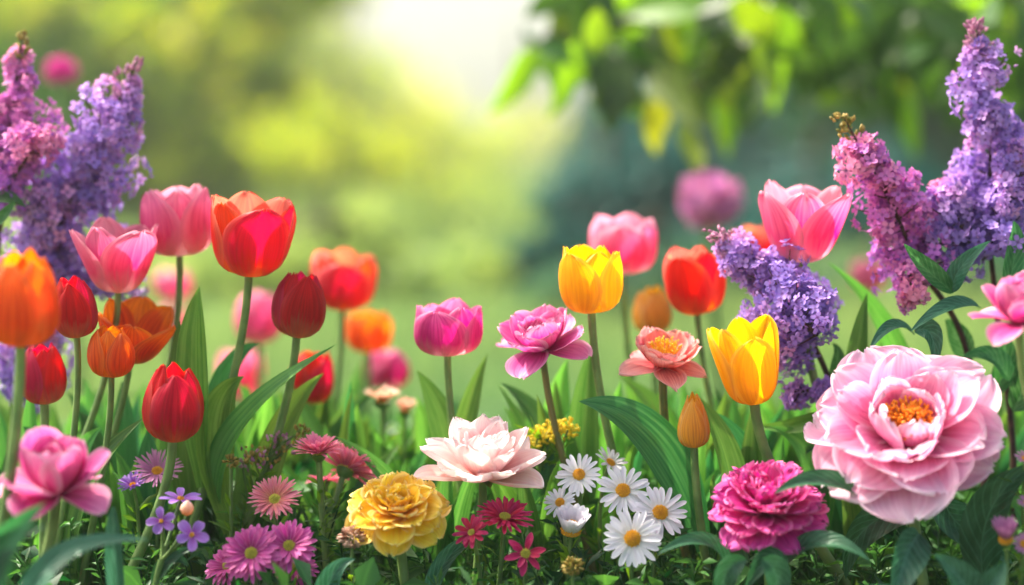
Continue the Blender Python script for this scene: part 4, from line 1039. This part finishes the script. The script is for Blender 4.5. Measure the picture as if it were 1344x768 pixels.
LG = "lilac sprays in bloom"
def lilac(label, axes, root_path, mat, fr=6.6, leaves=(), tipmat='lilac_bud', tone0=.3, tone1=.8):
    """axes: list of (path [(px,py,Y)...] from base to tip, [(t, radius px)...], number of sprigs, has buds at the tip)"""
    rp = [P(*q) for q in root_path]
    G = rp[0].copy(); G[2] = 0; rp[0] = G
    root = thing("lilac_spray", label, "lilac", G, LG)
    def smooth_path(pp, n=26):
        pp = np.array(pp); m = len(pp)
        tt = np.linspace(0, m - 1, n); out = []
        for t in tt:
            i = min(int(t), m - 2); f = t - i
            p0, p1, p2, p3 = pp[max(i - 1, 0)], pp[i], pp[i + 1], pp[min(i + 2, m - 1)]
            out.append(.5 * ((2 * p1) + (-p0 + p2) * f + (2 * p0 - 5 * p1 + 4 * p2 - p3) * f * f + (-p0 + 3 * p1 - 3 * p2 + p3) * f ** 3))
        return np.array(out)
    bp = smooth_path(rp)
    MB().tube(bp, np.linspace(5.5, 3.6, len(bp)) * mpp(0), 8).build("branch", M['wood'], root)
    for path, prof, ns, tip in axes:
        ap = smooth_path([P(*q) for q in path])
        Yc = np.mean([q[2] for q in path])
        m = mpp(Yc)
        j = np.argmin(np.linalg.norm(bp - ap[0], axis=1))
        if np.linalg.norm(bp[j] - ap[0]) > .004:
            MB().tube(bez2(bp[j], (bp[j] + ap[0]) / 2, ap[0], 6), 2.4 * m, 6).build("branch", M['wood'], root)
        MB().tube(ap, np.linspace(3.4, 1.3, len(ap)) * m, 7).build("branch", M['wood'], root)
        pt, pr = np.array(prof).T
        for k in range(ns):
            t = (k + .5) / ns
            if k % 5 == 4 and (not tip or t < .7): continue
            t = t ** .92
            i = min(int(t * 25), 24); f = t * 25 - i
            b = ap[i] * (1 - f) + ap[i + 1] * f; ax = unit(ap[i + 1] - ap[i])
            th = k * 2.39996 + rng.normal(0, .3)
            ref = unit(np.cross(ax, np.array([0.3, 1, .1]))); ref2 = np.cross(ax, ref)
            out = ref * math.cos(th) + ref2 * math.sin(th)
            if -out[1] > .72 and rng.random() < .55: continue
            R_ = np.interp(t, pt, pr) * m * rng.uniform(.66, 1.2) * (1 + .34 * math.sin(t * 19 + 1.7 * math.sin(th)))
            d = unit(out + ax * (.35 + .5 * t))
            e = b + d * R_
            buds = tip and t > .82 + .08 * (k % 3 == 0)
            # sprig stalk with its blossoms
            st = bez2(b, b + ax * R_ * .12 + out * R_ * .45, b + d * R_ * .86, 6)
            so = MB().tube(st, np.array([1.5, 1.3, 1.1, 1.0, .9, .8]) * m, 5).build("flower_stalk", M['wood'] if not buds else M['sepal'], root)
            mb = MB()
            tone = tone0 + (tone1 - tone0) * t + rng.normal(0, .14)
            if buds:
                for q in range(9):
                    c = b + d * R_ * rng.uniform(.2, 1) + rng.normal(0, R_ * .22, 3)
                    bud_mesh(mb, c, unit(d + ax * .8 + rng.normal(0, .3, 3)), 2.0 * m, 7.5 * m * rng.uniform(.7, 1.1), float(rng.random()), 6)
                sub_build(mb, "bud", M[tipmat], so, root)
            else:
                n = int(8 + 20 * min(1, R_ / (50 * m)))
                rc = R_ * rng.uniform(.40, .56)
                cc = b + d * (R_ - rc * .9)
                pos = cc + rdir(n) * rc * (.7 + .36 * rng.random((n, 1)))
                florets(mb, pos, b * .35 + cc * .65, fr * 1.32 * m, .6, tone)
                for q in range(4):
                    c = cc + rdir(1)[0] * rc * .9
                    bud_mesh(mb, c, unit(c - b), 1.7 * m, 6.5 * m, float(rng.random()), 5)
                sub_build(mb, "blossom", M[mat], so, root)
    for lf in leaves:
        leaf_px(root, *lf[:5], **(lf[5] if len(lf) > 5 else {}))
    return root

lilac("pink tinged lilac spray at the picture edge with a greenish bud tip",
      [([(2, 275, .1), (10, 190, .1), (18, 130, .1), (30, 50, .1)], [(0, 52), (.3, 50), (.55, 40), (.72, 26), (.85, 14), (1, 8)], 44, True),
       ([(5, 255, .08), (30, 215, .07), (52, 185, .06)], [(0, 34), (.5, 34), (1, 20)], 18, False),
       ([(-5, 250, .1), (-25, 200, .1), (-30, 150, .1)], [(0, 34), (.5, 34), (1, 20)], 16, False)],
      [(-30, 950, .12), (-20, 600, .12), (-8, 400, .11), (2, 275, .1)], 'lilac_pink', 6.6, tipmat='lilac_tip', tone0=.2, tone1=.9,
      leaves=[L_((-10, 265), (10, 262), (34, 272), 30, 'lleaf', Y=.06, prof='oval', face=(0, -.7, .7)), L_((-12, 300), (8, 280), (20, 262), 18, 'lleaf', Y=.05, prof='oval')])
lilac("violet lilac spray leaning beside the pink cup tulip",
      [([(78, 300, .12), (105, 245, .11), (135, 180, .1), (178, 86, .1)], [(0, 66), (.2, 66), (.4, 58), (.6, 48), (.8, 33), (.93, 20), (1, 10)], 62, True),
       ([(80, 370, .12), (62, 330, .12), (48, 270, .1)], [(0, 62), (.5, 60), (1, 34)], 44, False),
       ([(120, 390, .14), (150, 360, .13), (172, 330, .12)], [(0, 42), (.5, 40), (1, 26)], 22, False),
       ([(40, 520, .12), (40, 470, .12), (30, 420, .11)], [(0, 60), (.5, 56), (1, 40)], 36, False)],
      [(60, 950, .14), (58, 600, .14), (66, 420, .13), (78, 300, .12)], 'lilac_violet', 6.8, tone0=.05, tone1=.75)
lilac("rosy pink lilac spray beside the big pale pink tulip",
      [([(1205, 352, .05), (1180, 290, .03), (1150, 230, .02), (1108, 156, .02)], [(0, 52), (.25, 54), (.5, 46), (.7, 34), (.88, 18), (1, 9)], 56, True),
       ([(1200, 345, .03), (1195, 370, .01), (1192, 392, 0)], [(0, 34), (.6, 26), (1, 14)], 20, False),
       ([(1205, 335, .05), (1230, 290, .05), (1236, 255, .05)], [(0, 34), (.5, 34), (1, 22)], 20, False)],
      [(1300, 950, .06), (1290, 600, .06), (1262, 440, .06), (1205, 352, .05)], 'lilac_pink', 6.6, tipmat='lilac_tip', tone0=.3, tone1=.95,
      leaves=[L_((1252, 384), (1214, 352), (1186, 320), 34, 'lleaf', Y=0, Yt=-.03, prof='oval', face=(.2, -1, .2)), L_((1250, 384), (1262, 350), (1300, 316), 32, 'pleaf', Y=0, Yt=-.02, prof='oval', face=(-.3, -1, .2)),
              L_((1286, 404), (1245, 404), (1194, 436), 32, 'pleaf', Y=0, Yt=-.05, prof='oval', face=(0, -.6, .8)), L_((1200, 440), (1170, 430), (1140, 462), 26, 'pleaf', Y=0, Yt=-.04, prof='oval', face=(0, -.6, .8)),
              L_((1200, 436), (1222, 440), (1226, 490), 36, 'pleaf', Y=-.02, prof='oval', face=(.3, -1, .2)), L_((1270, 480), (1255, 440), (1240, 420), 40, 'lleaf', Y=.06, prof='oval'), L_((1300, 520), (1320, 470), (1300, 430), 40, 'lleaf', Y=.05, prof='oval')])
lilac("tall violet lilac spray, the highest flower against the dark trees",
      [([(1300, 330, .06), (1300, 240, .06), (1296, 140, .05), (1281, 36, .05)], [(0, 66), (.2, 72), (.4, 62), (.6, 46), (.8, 30), (.93, 17), (1, 9)], 78, True),
       ([(1290, 340, .03), (1262, 300, .03), (1246, 250, .03)], [(0, 42), (.5, 40), (1, 24)], 26, False),
       ([(1310, 330, .03), (1330, 270, .03), (1345, 200, .03)], [(0, 46), (.5, 46), (1, 26)], 28, False)],
      [(1330, 950, .08), (1330, 600, .08), (1312, 440, .07), (1300, 330, .06)], 'lilac_violet', 6.8, tone0=.1, tone1=.7,
      leaves=[L_((1320, 420), (1335, 380), (1360, 350), 36, 'lleaf', Y=.02, prof='oval'), L_((1318, 400), (1332, 330), (1330, 290), 34, 'lleaf', Y=.0, prof='oval'), L_((1325, 500), (1300, 470), (1262, 470), 40, 'lleaf', Y=.03, prof='oval', face=(0, -.7, .7)), L_((1330, 540), (1345, 500), (1352, 450), 44, 'lleaf', Y=.03, prof='oval')])
lilac("drooping violet lilac spray behind the large golden yellow tulip",
      [([(1072, 440, -.015), (1036, 402, 0), (992, 356, .02), (942, 310, .02)], [(0, 66), (.25, 60), (.5, 44), (.75, 30), (.9, 18), (1, 10)], 72, True),
       ([(1062, 420, .05), (1048, 375, .08), (1030, 338, .09)], [(0, 40), (.5, 34), (1, 18)], 16, False),
       ([(1060, 450, .04), (1020, 450, .04), (985, 445, .05)], [(0, 40), (.5, 38), (1, 30)], 24, False),
       ([(1085, 505, .03), (1062, 512, .02), (1036, 515, .02)], [(0, 16), (.5, 20), (1, 14)], 12, False)],
      [(1130, 950, .06), (1125, 640, .06), (1092, 510, .05), (1062, 440, .05)], 'lilac_violet', 6.4, tone0=.05, tone1=.75,
      leaves=[L_((1090, 500), (1100, 470), (1092, 450), 22, 'lleaf', Y=.05, prof='oval')])

ballflower("blurred raspberry pink ball flower above the violet lilac", 80, 92, 21, .95, (95, 300), 'fuchsia', 160, 11)
ballflower("blurred lavender ball flower against the dark trees", 931, 262, 42, .85, (940, 420), 'lilac_pink', 260, 14)

# sedum like budding spray beside the two pink chrysanthemums
Ys = .0
G0 = P(300, 900, Ys); G0[2] = 0
sdm = thing("budding_spray", "green spray of tiny pink tipped buds beside the pink chrysanthemum", "budding plant", G0)
pts = bez2(G0, P(300, 660, Ys), P(372, 580, Ys), 14)
MB().tube(pts, 3 * mpp(Ys), 7).build("stem", M['stem'], sdm)
for k in range(12):
    b = pts[8 + k % 6]; e = P(318 + 7 * k, 606 - 3.2 * k + rng.normal(0, 8), Ys + rng.normal(0, .01))
    sp_ = bez2(b, (b + e) / 2 + np.array([0, 0, -.004]), e, 6)
    MB().tube(sp_, 1.4 * mpp(Ys), 5).build("flower_stalk", M['sepal'], sdm)
    mb = MB()
    for i in range(16): bud_mesh(mb, e + rng.normal(0, .004, 3), unit(rng.normal(0, .5, 3) + np.array([0, 0, 1])), .0012, .004, float(rng.random()), 6)
    mb.build("bud", M['lilac_bud'] if k % 3 == 0 else M['lilac_tip'], sdm)
fb = MB(); feathers(fb, pts[4:], 110, .018, .0035, (.2, .9)); fb.build("foliage", M['feather'], sdm)

# ------------------------------------------------------------------ leaf clumps without flowers, farther back in the bed
def clump(px, Y, n, rowtop, mats, lab, wpx=40):
    G = P(px, 900, Y); G[2] = 0
    t = thing("tulip_plant", lab, "leafy plant", G, "flowerless leaf clumps behind the tulips")
    for i in range(n):
        lean = rng.normal(0, 45); top = rowtop + abs(rng.normal(0, 40))
        tip = P(px + lean, top, Y + rng.normal(0, .03)); b = G + np.array([rng.normal(0, .012), rng.normal(0, .012), 0.004])
        mid = (b + tip) / 2 + np.array([-lean * .25 * mpp(Y), 0, .03])
        leaf_part(t, b, mid, tip, wpx * rng.uniform(.7, 1.2) * mpp(Y), random.choice(mats), face=(rng.normal(0, .5), -1, .2), fold=rng.uniform(.3, .7), twist=rng.normal(0, .3))
LB = "flowerless clump of green tulip leaves standing among or behind the flowering row"
for px in range(-40, 1420, 66):
    if 470 < px < 700 and rng.random() < .4: continue
    clump(px + rng.normal(0, 16), rng.uniform(.22, .42), 5, 540 if 440 < px < 760 else 505, ['tleaf', 'tleaf_lime', 'tleaf_dark'], LB, 40)
for px in (20, 150, 235, 330, 400, 455, 520, 600, 690, 745, 850, 905, 975, 1060, 1130, 1210, 1290):
    clump(px + rng.normal(0, 8), rng.uniform(.08, .2), 7, 495 if px < 500 or px > 720 else 545, ['tleaf', 'tleaf_lime', 'tleaf_dark', 'tleaf'], LB, 38)
for px in (5, 95, 190, 270, 350, 385, 430, 480, 550, 735, 800, 860, 930, 990, 1040, 1100, 1180, 1250, 1320):
    clump(px + rng.normal(0, 10), rng.uniform(.2, .34), 6, 500 if not 470 < px < 700 else 535, ['tleaf', 'tleaf_lime', 'tleaf'], LB, 42)
for px in (60, 120, 175, 330, 365, 415, 520, 575, 655, 700, 770, 820, 880, 955, 1030, 1110):
    clump(px + rng.normal(0, 8), rng.uniform(.0, .1), 5, 572, ['tleaf', 'tleaf_lime', 'tleaf_dark', 'tleaf'], LB, 34)
for px in range(-60, 1440, 80):
    clump(px + rng.normal(0, 20), rng.uniform(.55, .95), 5, 545, ['tleaf', 'tleaf_lime'], LB, 36)

# ------------------------------------------------------------------ ground cover in the bed, grass behind it
def cover():
    mb = MB()
    n = 2600
    X = rng.uniform(-.75, .75, n); Y = -.20 + 1.15 * rng.random(n) ** 1.3
    X = X * (Y + 1.9) / 1.7
    for x, y in zip(X, Y):
        row = np.interp(y, [-.2, -.14, -.06, 0, .15, .4, .9], [784, 764, 706, 646, 598, 562, 540]) + abs(rng.normal(0, 26))
        cx_ = 672 + FPX * x / (y + 1.7)
        if y < .05 and 940 < cx_: row += 25
        if y < -.05 and (cx_ < 150): row += 25
        zt = min(max(P(672, row, y)[2], .03), .26)
        b = np.array([x, y, 0.0]); e = np.array([x + rng.normal(0, .025), y + rng.normal(0, .025), zt])
        pts = bez2(b, np.array([x, y, zt * .6]), e, 7)
        kind = rng.random()
        broad = kind > .72 and (y > -.05 or row > 742)
        k = 22 if not broad else 9
        q = .15 + .85 * rng.random(k) ** .7; i = np.minimum((q * 6).astype(int), 5); f = (q * 6 - i)[:, None]
        p = pts[i] * (1 - f) + pts[i + 1] * f
        d = rdir(k); d[:, 2] = d[:, 2] * .5 + .45
        t0 = np.clip(rng.normal(.35, .2), 0, 1)
        sz = rng.uniform(.7, 1.25)
        leaflets(mb, p, d, rdir(k), sz * (.013 + .012 * rng.random(k)) * (1.7 if broad else 1), sz * (.003 + .002 * rng.random(k)) * (4.2 if broad else 1), np.clip(t0 + rng.normal(0, .12, k), 0, 1), .15, .2)
        mb.tube(pts[::2], .0009, 3, tone=t0)
    o = mb.build("ground_cover_leaves", M['cover']); o['kind'] = 'stuff'
    o['label'] = "dark green feathery ground cover filling the flower bed"; o['category'] = "ground cover"
cover()
def grass():
    mb = MB()
    n = 60000
    Y = 1.0 + 10 * rng.random(n) ** 1.4
    X = rng.uniform(-.5, .5, n) * (Y + 1.7) * .64
    patch = .5 + .5 * np.sin(X * 1.7 + 1.3 * np.sin(Y * .9)) * np.cos(Y * 1.3 + X * .6 + 1)
    h = (.05 + .07 * rng.random(n)) * np.interp(Y, [1, 3, 6, 11], [1, 1.4, 2.6, 4.2]) * (.35 + 1.1 * patch)
    d = np.stack([rng.normal(0, .3, n), rng.normal(0, .3, n), np.ones(n)], 1)
    leaflets(mb, np.stack([X, Y, np.zeros(n)], 1), d, rdir(n) * np.array([1, 1, .1]), h, (.004 + .004 * rng.random(n)) * np.interp(Y, [1, 10], [1, 2]), np.clip(.75 * patch + .35 * rng.random(n), 0, 1), -.1, .2)
    o = mb.build("meadow_grass", M['grass']); o['kind'] = 'stuff'
    o['label'] = "soft green meadow grass behind the flower bed"; o['category'] = "grass"
grass()

# ------------------------------------------------------------------ overhanging branch with backlit leaves
def overhang():
    y0 = .95
    base = np.array([tx(1560, 2.2), 2.2, 0])
    t = thing("overhanging_tree", "tree reaching in with a hanging branch of dark and sunlit leaves", "tree", base)
    top = np.array([base[0] - .1, 2.1, 1.25])
    MB().tube(bez2(base, base + np.array([.05, 0, .8]), top, 10), np.linspace(.07, .03, 10), 10).build("trunk", M['bark'], t)
    def PP(px, py, y): return P(px, py, y)
    tips = [[(1300, -60), (1050, -20), (860, 20), (720, 55)], [(1250, -60), (1100, 20), (980, 60), (900, 120)], [(1300, -40), (1230, 20), (1150, 60), (1090, 90)], [(1350, -20), (1300, 20), (1250, 10), (1240, 30)], [(1050, -60), (900, -10), (830, 20), (800, 60)], [(1000, -40), (930, 30), (960, 60), (1000, 90)]]
    segs = []
    for k, tp in enumerate(tips):
        yy = y0 + [.0, .25, .5, .3, .15, .4][k]
        pp = [top] + [PP(a, b, yy) for a, b in tp]
        pp = np.array(pp)
        tt = np.linspace(0, len(pp) - 1, 24)
        pts = np.stack([np.interp(tt, np.arange(len(pp)), pp[:, i]) for i in range(3)], 1)
        for _ in range(3): pts[1:-1] = (pts[:-2] + 2 * pts[1:-1] + pts[2:]) / 4
        MB().tube(pts, np.linspace(.014, .004, 24), 7).build("branch", M['bark'], t)
        segs.append(pts)
    # big readable leaves, each a part; (base px, tip px, width px, shaded, sunlit or glowing copy)
    R = np.random.default_rng(3)
    fixed = [((704, 62), (640, 150), 46, 1), ((706, 64), (716, 156), 40, 1), ((704, 62), (754, 90), 34, 0), ((702, 62), (690, 40), 26, 0), ((870, 132), (862, 204), 46, 2), ((893, 158), (912, 224), 36, 2),
             ((800, 70), (802, 178), 84, 0), ((905, 60), (900, 110), 50, 1), ((830, 100), (770, 130), 60, 0), ((860, 90), (930, 170), 74, 1), ((775, 90), (790, 150), 44, 1), ((740, 20), (765, 60), 40, 1), ((945, 80), (960, 150), 50, 2), ((930, 40), (985, 110), 60, 1), ((760, 10), (720, 30), 40, 1), ((850, 10), (890, 90), 56, 1), ((785, 10), (790, 70), 44, 1), ((1000, 60), (1020, 130), 50, 1), ((1240, 20), (1252, 60), 30, 2), ((1290, 10), (1330, 40), 40, 1), ((960, 0), (1000, 60), 60, 1), ((1060, 60), (1075, 130), 66, 0), ((1010, 10), (1060, 70), 60, 1)]
    mats = [leaf_mat("shaded_tree_leaf", "#2a4c16", "#36581e", "#48702a", .32, .4, 'net', 1.7), leaf_mat("sunlit_tree_leaf", "#52781a", "#628a22", "#749628", .55, .4, 'net', 2.1), leaf_mat("glowing_tree_leaf", "#74901e", "#84982a", "#9aa638", .5, .4, 'net', 1.8)]  # one leaf in three copies, shade and backlight put into their colours
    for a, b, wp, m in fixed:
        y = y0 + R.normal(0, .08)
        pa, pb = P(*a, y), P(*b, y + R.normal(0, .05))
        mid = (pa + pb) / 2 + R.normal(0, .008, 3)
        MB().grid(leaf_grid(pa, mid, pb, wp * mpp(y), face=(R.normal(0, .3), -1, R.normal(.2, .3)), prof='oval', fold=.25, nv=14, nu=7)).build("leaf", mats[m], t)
    for tw in ([(985, 60), (905, 80), (872, 105), (866, 140)], [(980, 70), (920, 110), (890, 130), (895, 165)], [(760, 20), (725, 40), (704, 62), (690, 66)]):
        tp = np.array([P(a, b, y0 + .05) for a, b in tw])
        MB().tube(bez(*tp, 12), np.linspace(.004, .0018, 12), 6).build("branch", M['bark'], t)
    n = 74
    for i in range(n):
        pts = segs[R.integers(0, len(segs))]
        p = pts[R.integers(7, 24)] + R.normal(0, .035, 3)
        L = R.uniform(.07, .12)
        d = unit(np.array([R.normal(-.2, .5), R.normal(0, .4), R.normal(-.6, .35)]))
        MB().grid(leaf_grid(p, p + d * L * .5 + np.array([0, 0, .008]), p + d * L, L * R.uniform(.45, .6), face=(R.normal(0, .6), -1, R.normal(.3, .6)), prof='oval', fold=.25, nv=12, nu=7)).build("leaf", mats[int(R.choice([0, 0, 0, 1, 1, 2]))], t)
    fms = [MB(), MB()]
    for i in range(240):
        fm = fms[i % 5 == 0]
        px = 1360 - min(abs(R.normal(0, 330)), 590); py = -45 + abs(R.normal(0, 66)) + max(0, (px - 1100)) * .12
        y = y0 + R.uniform(-.1, .6)
        p = P(px, py, y); L = R.uniform(.07, .12)
        d = unit(np.array([R.normal(-.2, .5), R.normal(0, .4), R.normal(-.6, .35)]))
        fm.grid(leaf_grid(p, p + d * L * .5 + np.array([0, 0, .008]), p + d * L, L * R.uniform(.45, .6), face=(R.normal(0, .6), -1, R.normal(.3, .6)), prof='oval', fold=.25, nv=10, nu=5))
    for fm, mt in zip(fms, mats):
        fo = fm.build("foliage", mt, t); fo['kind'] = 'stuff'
overhang()

# ------------------------------------------------------------------ haze
def haze():
    x0, x1, y0, y1, z0, z1 = -90, 90, -6, 140, -1.0, 12
    v = [(x, y, z) for z in (z0, z1) for y in (y0, y1) for x in (x0, x1)]
    f = [(0, 2, 3, 1), (4, 5, 7, 6), (0, 1, 5, 4), (2, 6, 7, 3), (0, 4, 6, 2), (1, 3, 7, 5)]
    me = bpy.data.meshes.new("haze"); me.from_pydata(v, [], f); me.update()
    m = bpy.data.materials.new("haze"); m.use_nodes = True
    m.node_tree.nodes.clear()
    o_ = m.node_tree.nodes.new("ShaderNodeOutputMaterial"); p_ = m.node_tree.nodes.new("ShaderNodeVolumePrincipled")
    p_.inputs["Color"].default_value = (.86, .95, .84, 1); p_.inputs["Density"].default_value = HAZE_DENSITY; p_.inputs["Anisotropy"].default_value = HAZE_G
    m.node_tree.links.new(p_.outputs[0], o_.inputs["Volume"])
    me.materials.append(m)
    o = bpy.data.objects.new("haze", me); COL.objects.link(o); o['kind'] = 'stuff'
HAZE_DENSITY, HAZE_G = 0.0065, 0.6
haze()
for o in BASES: del o['_base']
print("objects", len(bpy.data.objects))
